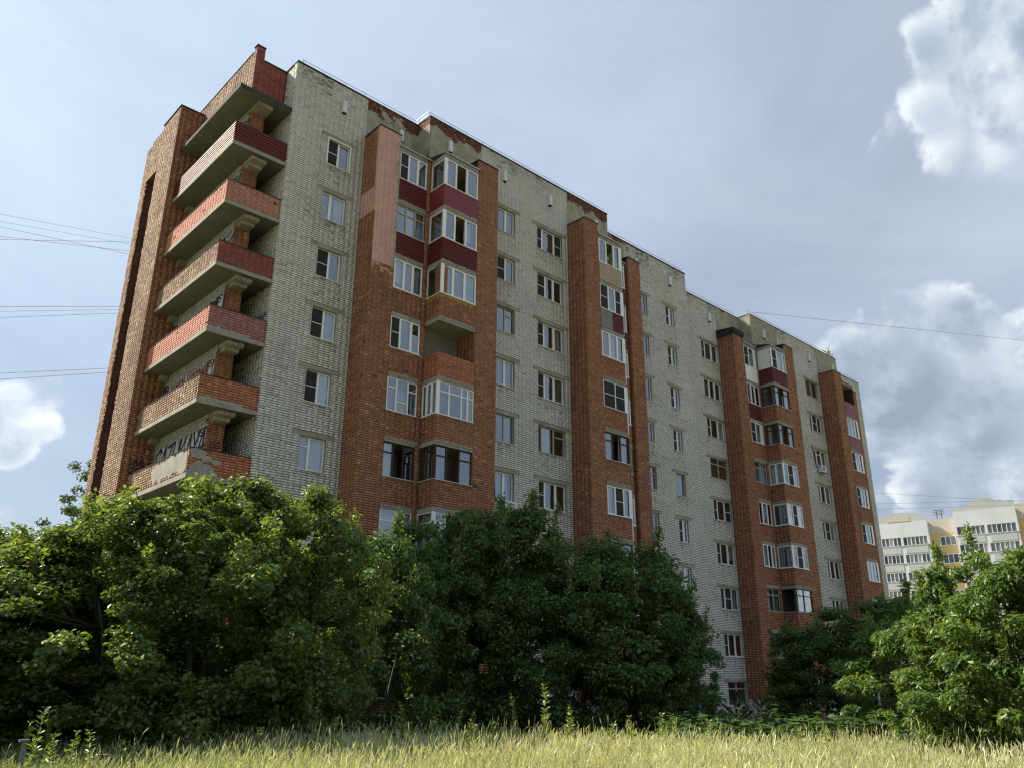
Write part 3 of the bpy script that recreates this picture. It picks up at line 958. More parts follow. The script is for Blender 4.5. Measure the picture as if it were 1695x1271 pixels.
def loggia_face(L, fr, u0, u1, s, par, spec, color, post=0.045):
    """one face of one storey of a loggia: parapet below, glazing above"""
    p0, p1 = s - 1.12, s
    if par in ('brick', 'moss', 'orange'):
        Bricks().lay(fr, u0, u1, p0 + 0.01, p1 - 0.02, miss=0.0008).build('brickwork', 'orange_brick' if par == 'orange' else 'red_brick', L)
    elif par == 'metal':
        MB().fbox(fr, u0, u1, p0 + 0.01, p1, 0.002, 0.02).build('metal_sheet', 'metal_burgundy', L)
    elif par == 'panel':
        MB().fbox(fr, u0, u1, p0 + 0.01, p1, 0.002, 0.03).build('infill_panel', 'pvc_white', L)
    elif par == 'split':
        m_ = u0 + (u1 - u0) * 0.5
        siding(fr, u0, m_, p0 + 0.01, p1, 'siding_grey', L)
        siding(fr, m_ + 0.01, u1, p0 + 0.01, p1, 'siding_burgundy', L)
    else:
        siding(fr, u0, u1, p0 + 0.01, p1, {'burg': 'siding_burgundy', 'beige': 'siding_beige'}[par], L)
    if par == 'moss':
        poly = [(u0, p1 - 0.02)]
        n = 14
        for i in range(n + 1):
            poly.append((u0 + (u1 - u0) * i / n, p1 - 0.05 - 0.34 * abs(math.sin(i * 1.1 + u0)) * (0.3 + random.random() * 0.7)))
        poly.append((u1, p1 - 0.02))
        MB().prism(poly[::-1], fr, 0.0165, 0.019).build('moss', 'moss_yellow', L)
    if spec:
        glazing(fr, u0, u1, s, s + GT, spec, color, BLD, recess=0.0 if color == 'w' else 0.05, part=L, post=post)
        sm = MB()
        sm.fbox(fr, u0 - 0.02, u1 + 0.02, s - 0.018, s + 0.012, -0.09, 0.06)
        sm.build('sill', 'pvc_white' if color == 'w' else 'sill_metal', L)


def loggia(x0, x1, yf, yb, k, sec, par, spec, color, left=None, leftspec=None, leftcol=None, right=None, brokenbeam=None, beam=True):
    """one storey of a loggia; left = y where its visible left flank ends"""
    s = sill_z(k, sec)
    L = MB()
    L.box(x0, x1, yf + 0.003, yf + 0.12, s - 1.12, s - 0.02)
    if left is not None:
        L.box(x0 + 0.003, x0 + 0.12, yf + 0.12, left, s - 1.12, s - 0.02)
    L = L.build('loggia', 'red_mortar', BLD)
    loggia_face(L, front(yf), x0, x1, s, par, spec, color)
    if left is not None:
        lf = leftf(x0)
        loggia_face(L, lf, -left, -yf, s, par if par != 'split' else 'burg', leftspec, leftcol or color)
        if spec and leftspec and (leftcol or color) == 'w':
            MB().box(x0 - 0.03, x0 + 0.16, yf - 0.03, yf - 0.001, s + 0.01, s + GT).build('corner_post', 'pvc_white', L)
    # floor slab of the storey above with its ragged edge
    if beam:
        z0, z1 = s + GT + 0.005, s + GT + 0.205
        sb = MB().box(x0 - (0.02 if left is not None else 0), x1, yf - 0.025, yb, z0, z1).build('slab', 'concrete', L)
        if random.random() < 0.75 or brokenbeam:
            rm = MB()
            n = 12
            for i in range(n):
                a, b = x0 + (x1 - x0) * i / n, x0 + (x1 - x0) * (i + 0.8) / n
                rm.box(a, b, yf - 0.04 - 0.02 * random.random(), yf - 0.026, z0 + 0.10 + random.random() * 0.03, z1 + 0.03 * random.random())
            rm.build('slab_edge', 'broken_concrete', L)
    return L


# first pair of loggias, X 4.92 to 8.82
L1 = [(9, 'burg', 'N.8 G.9 O.9', 'w'), (8, 'burg', 'T1 T1 T1', 'o'), (7, 'brick', 'C1 B.9 C1', 'w'), (6, 'brick', 'N.8 O1 G.8', 'w'), (5, 'brick', 'F.8 X1 F.8', 'w'), (4, 'brick', 'T1 D1 T1', 'b'), (3, 'brick', 'T1 T1', 'w'), (2, 'brick', 'N1 C1 G1', 'w'), (1, 'brick', 'T1 T1', 'o')]
for k, par, sp, cl in L1:
    loggia(4.93, 6.48, YA - PD, YA, k, 0, par, sp, cl)
L2 = [(9, 'metal', 'V1 D.9 G1', 'w', 'B1'), (8, 'burg', 'G1 D.9 C1', 'w', 'O1'), (7, 'moss', 'K1 O1 K1', 'w', 'D.6'), (6, 'orange', None, 'w', None), (5, 'brick', 'T1 T1 T.5 T.5', 'w', 'C.6 Y.6 G.6'), (4, 'brick', 'F1 D1 F1', 'b', 'E1 D.5'), (3, 'brick', 'T1 D1 T1', 'w', 'T1'), (2, 'brick', 'C1 G1', 'w', 'G1'), (1, 'brick', 'T1 T1', 'o', 'T1')]
LF = YA - PD
for k, par, sp, cl, ls in L2:
    L = loggia(6.75, 8.80, YB - PD, YB, k, 0, par, sp, cl, left=LF, leftspec=ls)
    if k == 7:       # brick corner pier between the two windows
        s = sill_z(7)
        cp = MB().box(6.742, 7.12, YB - PD - 0.008, YB - PD + 0.4, s + 0.02, s + GT).build('corner_pier', 'red_mortar', L)
        Bricks().lay(front(YB - PD - 0.008), 6.742, 7.12, s + 0.02, s + GT).lay(leftf(6.742), -(YB - PD + 0.4), -(YB - PD - 0.008), s + 0.02, s + GT).build('brickwork', 'red_brick', L)
# narrow red pilaster between them
ps = MB().box(6.49, 6.742, LF - 0.012, YA, 0.1, PT - 0.3).build('pilaster', 'red_mortar', BLD)
Bricks().lay(front(LF - 0.012), 6.49, 6.742, 0.1, PT - 0.3, ext=0).build('brickwork', 'red_brick', ps)
# pair of loggias by the third pier; seen past its edge
L3 = [(9, 'beige', 'G.9 D.9 G.9', 'w'), (8, 'split', 'N1 G.9 N1', 'w'), (7, 'brick', 'G1 C1 G1', 'w'), (6, 'brick', 'N1 N1', 'w'), (5, 'brick', 'T1 D1 T1', 'b'), (4, 'brick', 'C1 N1 C1', 'w'), (3, 'brick', 'T1 T1', 'b'), (2, 'brick', 'G1 G1', 'w'), (1, 'brick', 'T1 T1', 'o')]
for sec in (0, 1):
    for k, par, sp, cl in L3:
        if sec:
            par, sp, cl = {9: ('metal', 'D1 T.8 T.6', 'o'), 8: ('metal', 'C1 Y1 C1', 'w'), 7: ('brick', 'N1 C1 C1', 'w')}.get(k, ('brick', random.choice(['G1 N1 C1', 'N1 C1 C1', 'C1 C1 W1']), 'w'))
            sp = None if k == 9 else sp
        L = loggia(17.63 + DX * sec + 0.08 * sec, 19.5 + DX * sec, YB - PD + DY * sec, YB + DY * sec, k, sec, par, sp, cl)
        s = sill_z(k, sec)
        # right flank closed with a panel and a post
        fl = MB().box(19.5 + DX * sec, 19.56 + DX * sec, YB - PD + DY * sec, YB + DY * sec, s - 1.12, s + GT).build('flank_panel', 'pvc_white' if not sec and k != 5 else 'red_mortar', L)
        if sp and cl == 'w':
            MB().fbox(front(YB - PD + DY * sec), 19.30 + DX * sec, 19.56 + DX * sec, s + 0.02, s + GT, 0.001, 0.022).build('corner_post', 'pvc_white', L)
        loggia(19.6 + DX * sec, 21.38 + DX * sec, YC - 0.1 - PD + DY * sec, YC + DY * sec, k, sec, 'burg' if k > 7 else 'brick', 'G1 C1 W.6' if k != 5 else 'T1 T1 T1', 'w' if k != 5 else 'o')
    q = MB().box(21.40 + DX * sec, 21.79 + DX * sec, YC - 0.1 - PD + 0.25 + DY * sec, YC + DY * sec, 0.1, PT - 0.3 + DZ * sec).build('pilaster', 'red_mortar', BLD)
    Bricks().lay(front(YC - 0.1 - PD + 0.25 + DY * sec), 21.40 + DX * sec, 21.79 + DX * sec, 0.1, PT - 0.3 + DZ * sec, ext=0).build('brickwork', 'red_brick', q)
# pair in the second section
L5 = [(9, 'panel', 'N.8 O1 P.4', 'w'), (8, 'burg', 'D.7 Y.8 D.9', 'w'), (7, 'brick', 'N.8 C.9 P.4', 'w'), (6, 'brick', 'T1 T1', 'o'), (5, 'brick', 'D.7 C1 D.8', 'w'), (4, 'brick', 'C1 D.7 C.8', 'w'), (3, 'brick', 'T1 T1', 'o'), (2, 'brick', 'T1 T1', 'b'), (1, 'brick', 'T1 T1', 'o')]
for k, par, sp, cl in L5:
    loggia(4.93 + DX, 6.48 + DX, YA - PD + DY, YA + DY, k, 1, par, sp, cl)
L6 = [(9, 'burg', 'N1 C1 G.5', 'w', 'P1'), (8, 'brick', 'T1 D.8 F1', 'b', 'T1 D1'), (7, 'brick', 'F1 D1 F1', 'b', 'T1 D1'), (6, 'brick', 'G1 N1 G1', 'w', 'C1 C1'), (5, 'brick', 'T1 N.8 C1', 'w', 'Y1'), (4, 'brick', 'G1 N1 C1', 'w', 'V1'), (3, 'brick', 'T1 T1', 'b', 'D1'), (2, 'brick', 'T1 T1', 'b', 'T1'), (1, 'brick', 'T1 T1', 'o', 'T1')]
for k, par, sp, cl, ls in L6:
    loggia(6.75 + DX, 8.80 + DX, YB - PD + DY, YB + DY, k, 1, par, sp, cl, left=LF + DY, leftspec=ls)
ps = MB().box(6.49 + DX, 6.742 + DX, LF - 0.012 + DY, YA + DY, 0.1, PT - 0.3 + DZ).build('pilaster', 'red_mortar', BLD)
Bricks().lay(front(LF - 0.012 + DY), 6.49 + DX, 6.742 + DX, 0.1, PT - 0.3 + DZ, ext=0).build('brickwork', 'red_brick', ps)
# loggia back walls, plain render, and lean-to roofs over the top storey
for x0, x1, yb, sec in [(4.93, 6.7, YA, 0), (6.8, 8.8, YB, 0), (17.65, 19.45, YB, 0), (19.6, 21.4, YC - 0.1, 0), (4.93 + DX, 6.7 + DX, YA + DY, 1), (6.8 + DX, 8.8 + DX, YB + DY, 1), (17.75 + DX, 19.45 + DX, YB + DY, 1), (19.6 + DX, 21.4 + DX, YC - 0.1 + DY, 1)]:
    MB().box(x0, x1, yb - 0.06, yb - 0.015, BASE, 24.55 + DZ * sec).build('loggia_back_wall', 'interior_plaster', BLD)
    z = sill_z(9, sec) + GT + 0.21
    rm = MB()
    yf = yb - PD - 0.08
    rm.add([(x0 - 0.06, yf, z), (x1 + 0.03, yf, z), (x1 + 0.03, yb - 0.024, z), (x0 - 0.06, yb - 0.024, z), (x0 - 0.06, yf, z + 0.05), (x1 + 0.03, yf, z + 0.05), (x1 + 0.03, yb - 0.024, z + 0.38), (x0 - 0.06, yb - 0.024, z + 0.38)], BOXF)
    rf = rm.build('loggia_roof', 'roof_tar', BLD)
    MB().box(x0 - 0.08, x1 + 0.03, yf - 0.02, yf - 0.002, z + 0.005, z + 0.055).build('drip_edge', 'galvanised', rf)

# low whitewashed service block at the foot of the grey wall
an = MB().box(27.0, 29.2, YC - 1.1, YC - 0.02, BASE, -0.75).build('service_block', 'whitewash', BLD)
MB().box(26.95, 29.25, YC - 1.15, YC - 0.02, -0.747, -0.66).build('block_cover', 'concrete', an)

# ------------------------------------------------------------------ corner stair tower with its balconies
XO, XB, XCORE = -2.70, -2.35, -1.45
YF0, YP = 0.10, 6.45
ZB = [7.87, 10.67, 13.47, 16.27, 19.07, 21.87]
LOWER = [5.07, 2.27, -0.53]
# core wall, painted white brick, with doorway gap to the grey wall
core = MB()
core.box(XCORE, XCORE + 0.3, 1.1, 8.6, BASE, 24.67)
core = core.build('core_wall', 'mortar', BLD)
Bricks().lay(leftf(XCORE), -8.6, -1.1, BASE, 24.67).build('brickwork', 'wall_paleblue', core)
# red pillar on its near end
pil = MB().box(XCORE - 0.002, -0.78, 1.06, 1.45, BASE, 24.67).build('pillar', 'red_mortar', BLD)
Bricks().lay(front(1.06), XCORE, -0.78, BASE, 24.67).lay(rightf(-0.78), 1.06, 1.45, BASE, 24.67).build('brickwork', 'red_brick', pil)
# dark passage behind the pillar
MB().box(-0.8, -0.05, 3.4, 3.5, BASE, 24.6).build('passage_wall', 'room_dark', BLD)
# parapet wall on the top slab
tw = MB()
tw.box(XCORE - 0.1, -0.02, 0.95, 1.2, 24.88, 27.33)
tw.box(XCORE - 0.1, XCORE + 0.28, 0.95, 1.2, 27.331, 28.0)
tw.box(XCORE - 0.1, XCORE + 0.15, 1.2, 7.1, 24.88, 27.75)
tw = tw.build('parapet_wall', 'red_mortar', BLD)
Bricks().lay(front(0.95), XCORE - 0.1, -0.02, 24.88, 27.32).lay(front(0.95), XCORE - 0.1, XCORE + 0.28, 27.34, 28.0).build('brickwork', 'maroon_brick', tw)
Bricks().lay(leftf(XCORE - 0.1), -7.1, -0.95, 24.88, 27.75, D=0.014, miss=0.02).build('brickwork', 'sunlit_tan_brick', tw)
MB().box(XCORE - 0.14, XCORE + 0.3, 0.91, 1.24, 28.003, 28.05).box(XCORE + 0.285, 0.0, 0.91, 1.24, 27.335, 27.375).box(XCORE - 0.14, XCORE + 0.19, 1.25, 7.1, 27.753, 27.80).build('coping', 'flashing', tw)


# fins
def fin(y0, y1, x0, x1, z0, z1, bm, name='fin'):
    f_ = MB().box(x0, x1, y0, y1, z0, z1).build(name, 'red_mortar', BLD)
    Bricks().lay(leftf(x0), -y1, -y0, z0, z1, D=0.012, miss=0.003).build('brickwork', 'sunlit_tan_brick', f_)
    Bricks().lay(front(y0), x0, x1, z0, z1, miss=0.0008).build('brickwork', bm, f_)
    return f_


f1 = fin(YP - 0.1, 8.5, XO, XCORE - 0.003, BASE, 27.2, 'red_brick')
f2 = fin(9.85, 10.55, XO, -1.85, BASE, 26.75, 'slot_shade_brick')
f3 = fin(8.503, 9.847, XO, -2.3, 24.6, 26.95, 'red_brick', 'fin_bridge')
MB().box(XO - 0.05, XCORE, YP - 0.15, 8.5, 27.203, 27.25).build('coping', 'flashing', f1)
# ragged broken bricks along the slot edges
for f_, y, sgn in [(f1, 8.51, 1), (f2, 9.84, -1)]:
    rg = Bricks()
    for k in range(0, 245):
        if RNG.random() < 0.45:
            e = float(RNG.random()) * 0.10 + 0.02
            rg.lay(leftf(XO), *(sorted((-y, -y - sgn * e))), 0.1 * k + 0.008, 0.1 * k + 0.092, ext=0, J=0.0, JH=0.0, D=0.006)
    rg.build('broken_edge', 'sunlit_tan_brick', f_)
# landings in the slot
for z in ZB + LOWER:
    MB().box(-2.3, -1.0, 8.9, 9.8, z - 0.5, z - 0.3).build('landing', 'concrete', BLD)
    MB().box(-2.1, -1.95, 8.52, 9.83, z - 0.72, z - 0.5).build('landing_beam', 'concrete', BLD)
    MB().tube([(-2.35, 8.52, z + 0.5), (-2.2, 9.83, z + 0.15)], 0.02, 5).build('bent_rail', 'rail_steel', BLD)

BM = {5: 'maroon_siding', 4: 'pink_brick', 3: 'maroon_brick', 2: 'mauve_brick', 1: 'orange_brick', 0: 'orange_brick'}
for i, z in enumerate(LOWER[::-1] + ZB):
    j = i - len(LOWER)
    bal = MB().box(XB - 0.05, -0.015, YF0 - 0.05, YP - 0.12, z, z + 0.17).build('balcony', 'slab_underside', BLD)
    MB().box(XB - 0.055, -0.015, YF0 - 0.055, YF0 + 0.06, z + 0.012, z + 0.182).box(XB - 0.055, XB + 0.06, YF0 + 0.061, YP - 0.12, z + 0.012, z + 0.182).build('slab_edge', 'concrete', bal)
    # cantilever beam under the slab
    bm_ = MB()
    bm_.box(-1.44, -0.76, 0.32, 1.058, z - 0.17, z - 0.003)
    bm_.box(-1.38, -0.82, 0.55, 1.057, z - 0.32, z - 0.172)
    bm_.build('cantilever_beam', 'concrete', bal)
    bx = MB()
    for q in range(3):
        bx.box(-1.43 + q * 0.23, -1.22 + q * 0.23, 0.26, 0.318, z - 0.15, z - 0.01)
    bx.build('beam_block', 'broken_concrete', bal)
    MB().box(XCORE - 0.35, XCORE - 0.02, YP - 0.5, YP - 0.13, z - 0.22, z - 0.004).build('bearing_block', 'concrete', bal)
    pz0, pz1 = z + 0.185, z + 1.12
    if j == 5:
        pa = MB().box(XB, -0.02, YF0, YF0 + 0.06, pz0, pz1).box(XB, XB + 0.06, YF0 + 0.061, YP - 0.12, pz0, pz1).build('parapet', 'siding_burgundy', bal)
        siding(front(YF0), XB - 0.01, -0.02, pz0 + 0.02, pz1, 'siding_burgundy', bal)
        siding(leftf(XB), -(YP - 0.12), -YF0 + 0.01, pz0 + 0.02, pz1, 'siding_burgundy', bal)
    else:
        pa = MB().box(XB, -0.02, YF0, YF0 + 0.12, pz0, pz1).box(XB, XB + 0.12, YF0 + 0.121, YP - 0.12, pz0, pz1).build('parapet', 'red_mortar', bal)
        bmn = BM.get(j, 'orange_brick')
        Bricks().lay(front(YF0), XB, -0.02, pz0, pz1, miss=0.002).build('brickwork', bmn, bal)
        Bricks().lay(leftf(XB), -(YP - 0.12), -YF0, pz0, pz1, D=0.011, miss=0.006).build('brickwork', 'pink_brick' if j in (2, 4) else 'sunlit_tan_brick', bal)
    MB().box(XB - 0.03, -0.02, YF0 - 0.03, YF0 + 0.15, pz1 + 0.003, pz1 + 0.03).box(XB - 0.03, XB + 0.15, YF0 + 0.151, YP - 0.12, pz1 + 0.0035, pz1 + 0.0295).build('coping', 'flashing', bal)
    # cement patches
    if j in (0, 1, 2):
        pm = MB()
        fr = front(YF0)
        def blob(u, v, r, n=11, sq=0.6):
            return [(min(max(u + r * math.cos(2 * math.pi * q / n) * (0.6 + random.random() * 0.7), XB), -0.05), min(max(v + r * sq * math.sin(2 * math.pi * q / n) * (0.6 + random.random() * 0.7), pz0), pz1)) for q in range(n)]
        if j == 0:
            for u, v, r in [(-2.1, z + 0.95, 0.3), (-1.95, z + 0.45, 0.35), (-1.7, z + 0.8, 0.28), (-1.35, z + 0.72, 0.18), (-1.6, z + 0.4, 0.3)]:
                pm.prism(blob(u, v, r), fr, 0.010, 0.020 + random.random() * 0.004)
            pm.prism([(XB, pz0), (-1.2, pz0), (-1.3, pz0 + 0.18), (XB, pz0 + 0.12)], fr, 0.011, 0.0185)
        else:
            for q in range(6):
                pm.prism(blob(-2.2 + q * 0.28, z + 0.24, 0.17, sq=0.5), fr, 0.010, 0.018 + 0.001 * q)
        pm.build('cement_patch', 'broken_concrete', bal)
        if j == 0:
            pm = MB()
            lf = leftf(XB)
            for q in range(7):
                u = -0.35 - q * 0.45
                pm.prism([(u + 0.5 * math.cos(a_) * (0.6 + random.random() * 0.5), min(max(z + 0.65 + 0.5 * math.sin(a_) * (0.5 + random.random() * 0.5), pz0), pz1)) for a_ in [2 * math.pi * w_ / 10 for w_ in range(10)] if u + 0.5 * math.cos(a_) < -0.12], lf, 0.012, 0.0205 + 0.0012 * q)
            pm.build('cement_patch', 'concrete', bal)
# top slab
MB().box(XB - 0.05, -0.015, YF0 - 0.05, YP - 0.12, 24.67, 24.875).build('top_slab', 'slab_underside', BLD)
MB().box(XB - 0.075, -0.012, YF0 - 0.075, YF0 + 0.1, 24.70, 24.885).box(XB - 0.075, XB + 0.1, YF0 + 0.101, YP - 0.12, 24.70, 24.885).build('slab_edge', 'flashing', BLD)
MB().box(-1.44, -0.76, 0.32, 1.058, 24.50, 24.667).build('cantilever_beam', 'concrete', BLD)

# ------------------------------------------------------------------ graffiti (thin coats of paint, stroke by stroke)
GLY = {
    'S': [[(1, .85), (.6, 1), (.1, .85), (.15, .6), (.8, .45), (.95, .2), (.5, 0), (0, .1)]],
    'M': [[(0, 0), (.15, 1), (.5, .4), (.85, 1), (1, 0)]],
    'A': [[(0, 0), (.5, 1), (1, 0)], [(.2, .38), (.82, .38)]],
    'L': [[(.1, 1), (0, .05), (.9, .1)]],
    'O': [[(.5, 1), (.05, .6), (.15, .15), (.6, 0), (.98, .4), (.8, .9), (.5, 1)]],
    '2': [[(0, .75), (.4, 1), (.85, .75), (.5, .4), (0, 0), (1, .05)]],
    'E': [[(.9, 1), (.1, .95), (.05, .05), (.95, 0)], [(.1, .5), (.7, .52)]],
    'K': [[(.1, 1), (.05, 0)], [(.9, 1), (.1, .45), (1, 0)]],
    'T': [[(0, .95), (1, 1)], [(.5, .97), (.45, 0)]],
    'U': [[(.05, 1), (.1, .15), (.5, 0), (.9, .2), (.95, 1)]],
    'Y': [[(0, 1), (.5, .5), (1, 1)], [(.5, .5), (.4, 0)]],
    'R': [[(.05, 0), (.1, 1), (.8, .9), (.75, .55), (.15, .5), (.95, 0)]],
    'N': [[(0, 0), (.1, 1), (.85, .05), (1, 1)]],
    'G': [[(.95, .8), (.5, 1), (.05, .6), (.15, .1), (.7, 0), (.95, .35), (.5, .4)]],
}


def paint_text(fr, txt, u, v, h, wd, gap, sw, material, parent, d=0.016, slant=0.15, rise=0.0):
    mb = MB()
    dd = d
    for ch in txt:
        if ch == ' ':
            u += wd
            continue
        for st in GLY[ch]:
            pts = [(u + (a + slant * b) * wd, v + b * h) for a, b in st]
            for (a0, b0), (a1, b1) in zip(pts, pts[1:]):
                l = math.hypot(a1 - a0, b1 - b0) or 1
                tx, ty = (a1 - a0) / l * sw * 0.5, (b1 - b0) / l * sw * 0.5
                mb.prism([(a0 - tx + ty, b0 - ty - tx), (a1 + tx + ty, b1 + ty - tx), (a1 + tx - ty, b1 + ty + tx), (a0 - tx - ty, b0 - ty + tx)], fr, dd - 0.0015, dd)
                dd += 0.00025
        u += wd + gap
        v += rise
    return mb.build('graffiti', material, parent)


ff = front(YP - 0.1)
paint_text(ff, 'SMALO', -2.42, 9.48, 0.24, 0.14, 0.05, 0.035, 'paint_black', f1, rise=-0.008)
paint_text(ff, '2EK', -2.36, 9.14, 0.24, 0.18, 0.06, 0.04, 'paint_black', f1)
paint_text(ff, 'SL', -2.0, 12.0, 0.16, 0.2, 0.06, 0.03, 'paint_black', f1)
cf = leftf(XCORE)
# fills behind the letters, then outlines
for z, txt, fill, line, accent in [(7.87, 'SATUKAYA', 'paint_silver', 'paint_black', None), (10.67, 'NANOMU', 'paint_silver', 'paint_rust', 'paint_blue'), (13.47, 'KASTRU', 'paint_silver', 'paint_black', 'paint_blue'), (16.27, 'TARY', 'paint_silver', 'paint_black', None), (19.07, 'KEN', 'paint_silver', 'paint_black', None), (21.87, 'LY', 'paint_silver', 'paint_black', None)]:
    n = len(txt)
    u0 = -6.2 if n > 3 else -3.6
    wd = (5.0 if n > 3 else 2.2) / n
    fm = MB()
    for q in range(n):
        a = u0 + q * wd
        fm.prism([(a, z + 1.12), (a + wd * 0.85, z + 1.08), (a + wd * 1.02, z + 1.9), (a + wd * 0.8, z + 2.32), (a + wd * 0.25, z + 2.25)], cf, 0.0135, 0.0145 + 0.0003 * q)
    fm.build('graffiti', fill, core)
    if accent:
        am = MB()
        am.prism([(u0 - 0.4, z + 0.9), (u0 + 0.3, z + 0.9), (u0 + 0.25, z + 2.4), (u0 - 0.3, z + 2.45)], cf, 0.0135, 0.0142)
        am.prism([(u0 + n * wd - 0.1, z + 0.9), (-1.12, z + 0.9), (-1.12, z + 2.5), (u0 + n * wd + 0.1, z + 2.5)], cf, 0.0135, 0.0141)
        am.build('graffiti', accent, core)
    paint_text(cf, txt, u0 + 0.02, z + 1.15, 1.1, wd * 0.95, wd * 0.05, 0.12, line, core, d=0.0185, slant=0.4)
    if line == 'paint_rust':
        paint_text(cf, txt, u0 + 0.10, z + 1.12, 1.1, wd * 0.72, wd * 0.28, 0.05, 'paint_black', core, d=0.026)
    paint_text(cf, 'YS', -1.9, z + 2.0, 0.3, 0.2, 0.1, 0.05, 'paint_black', core, d=0.03)
paint_text(front(1.06), 'RMS', -1.32, 8.75, 0.5, 0.14, 0.02, 0.03, 'paint_rust', pil)
paint_text(front(1.06), 'UG', -1.28, 9.35, 0.3, 0.16, 0.05, 0.03, 'paint_black', pil)
paint_text(leftf(0.0), 'KUS', -1.1, 14.0, 1.1, 0.2, 0.1, 0.07, 'paint_blue', BLD, d=0.018)

# ------------------------------------------------------------------ things fixed to the block
def air_conditioner(fr, u, v, label):
    o = empty('air_conditioner', tuple(fr.p(u, v, 0.1)))
    tag(o, label, 'air conditioner', 'air conditioners on the facade')
    MB().fbox(fr, u - 0.38, u + 0.38, v, v + 0.52, 0.06, 0.36).build('casing', 'vent_white', o)
    c = fr.p(u - 0.08, v + 0.26, 0.362)
    ring = MB()
    for rr_ in (0.19, 0.13, 0.07):
        ring.tube([Vector(c) + Vector((math.cos(a) * rr_, -0.004, math.sin(a) * rr_)) for a in np.linspace(0, 2 * math.pi, 17)], 0.010, 4)
    ring.build('fan_grille', 'dark_iron', o)
    br = MB()
    for q in (-0.28, 0.28):
        br.fbox(fr, u + q - 0.015, u + q + 0.015, v - 0.035, v - 0.003, 0.013, 0.40)
    br.build('bracket', 'dark_iron', o)
    MB().tube([tuple(fr.p(u - 0.45, v + 0.3, 0.12)), tuple(fr.p(u - 0.75, v + 0.7, 0.06)), tuple(fr.p(u - 0.8, v + 1.5, 0.05)), tuple(fr.p(u - 0.95, v + 2.0, 0.04))], 0.022, 5).build('hose', 'dark_iron', o)


air_conditioner(E_, 45.35, 16.05, 'white air conditioner unit with dark hose under window in upper right wall')
air_conditioner(B_, 12.0, 8.35, 'white air conditioner unit under window just above the dark tree tops')


def skin_body(name, verts, edges, radii, material, parent, sub=2):
    me = bpy.data.meshes.new(name)
    me.from_pydata(verts, edges, [])
    o = bpy.data.objects.new(name, me)
    COL.objects.link(o)
    md = o.modifiers.new('s', 'SKIN')
    for i, r in enumerate(radii):
        me.skin_vertices[0].data[i].radius = r if isinstance(r, tuple) else (r, r)
    me.skin_vertices[0].data[0].use_root = True
    sm = o.modifiers.new('d', 'SUBSURF')
    sm.levels = sub
    sm.render_levels = sub
    dg = bpy.context.evaluated_depsgraph_get()
    nm = bpy.data.meshes.new_from_object(o.evaluated_get(dg))
    COL.objects.unlink(o)
    bpy.data.objects.remove(o)
    nm.materials.clear()
    nm.materials.append(MATS[material])
    for p in nm.polygons:
        p.use_smooth = True
    return link(bpy.data.objects.new(name, nm), parent)


# a resident leaning out of the open sash; stands on the loggia floor
PX, PY, PZ = 18.52, -2.02, sill_z(9) - 1.12
per = empty('person', (PX, PY, PZ))
tag(per, 'person in pale cap leaning on the sill of an open top floor window', 'person')
bv = [(0, .02, .92), (0, 0, 1.08), (0, -.04, 1.26), (0, -.07, 1.38), (0, -.09, 1.46), (0, -.12, 1.55), (0, -.13, 1.64),
      (.11, .02, .88), (.11, .04, .48), (.11, .06, .06), (.11, -.10, .03), (-.11, .02, .88), (-.11, .04, .48), (-.11, .06, .06), (-.11, -.10, .03),
      (.19, -.05, 1.36), (.25, -.14, 1.16), (.08, -.32, 1.155), (-.19, -.05, 1.36), (-.25, -.14, 1.16), (-.08, -.34, 1.155), (0, -.24, 1.575)]
be = [(0, 1), (1, 2), (2, 3), (3, 4), (4, 5), (5, 6), (0, 7), (7, 8), (8, 9), (9, 10), (0, 11), (11, 12), (12, 13), (13, 14), (3, 15), (15, 16), (16, 17), (3, 18), (18, 19), (19, 20), (5, 21)]
br_ = [.15, .14, .15, .12, .055, .085, .07, .09, .065, .045, .04, .09, .065, .045, .04, .06, .045, .032, .06, .045, .032, .018]
hx = len(bv)
for sx, wrist in ((1, 17), (-1, 20)):          # five fingers on each hand
    w = bv[wrist]
    bv.append((w[0] - sx * .05, w[1] - .03, w[2] - .005)); be.append((wrist, len(bv) - 1)); br_.append(.03)
    palm = len(bv) - 1
    for q, ln in enumerate((.06, .072, .07, .055)):
        a = bv[palm]
        bv.append((a[0] - sx * .05, a[1] - .03 + q * .02, a[2])); be.append((palm, len(bv) - 1)); br_.append(.009)
        bv.append((a[0] - sx * (.05 + ln * .6), a[1] - .03 + q * .02, a[2] - .02)); be.append((len(bv) - 2, len(bv) - 1)); br_.append(.008)
    bv.append((w[0] - sx * .05, w[1] - .09, w[2] + .01)); be.append((wrist, len(bv) - 1)); br_.append(.010)
body = skin_body('body', [(a, b, c) for a, b, c in bv], be, br_, 'skin', per)
body.location = (0, 0, 0)
torso = skin_body('shirt', [(0, .02, .92), (0, 0, 1.08), (0, -.04, 1.26), (0, -.06, 1.38), (.19, -.05, 1.36), (.25, -.14, 1.17), (.16, -.25, 1.17), (-.19, -.05, 1.36), (-.25, -.14, 1.17), (-.16, -.25, 1.17)],
                  [(0, 1), (1, 2), (2, 3), (3, 4), (4, 5), (5, 6), (3, 7), (7, 8), (8, 9)], [.165, .155, .165, .135, .075, .06, .052, .075, .06, .052], 'shirt_check', per)
torso.location = (0, 0, 0)
cp = MB()
for i in range(5):
    z0 = 1.60 + 0.03 * i
cp.tube([(0, -.12, 1.62), (0, -.12, 1.66), (0, -.118, 1.70), (0, -.115, 1.725)], [.098, .10, .085, .04], 12)
cp.tube([(0, -.18, 1.628), (0, -.24, 1.62)], [.07, .045], 10)
cpo = cp.build('cap', 'cap_pale', per, smooth=True)
cpo.location = (0, 0, 0)


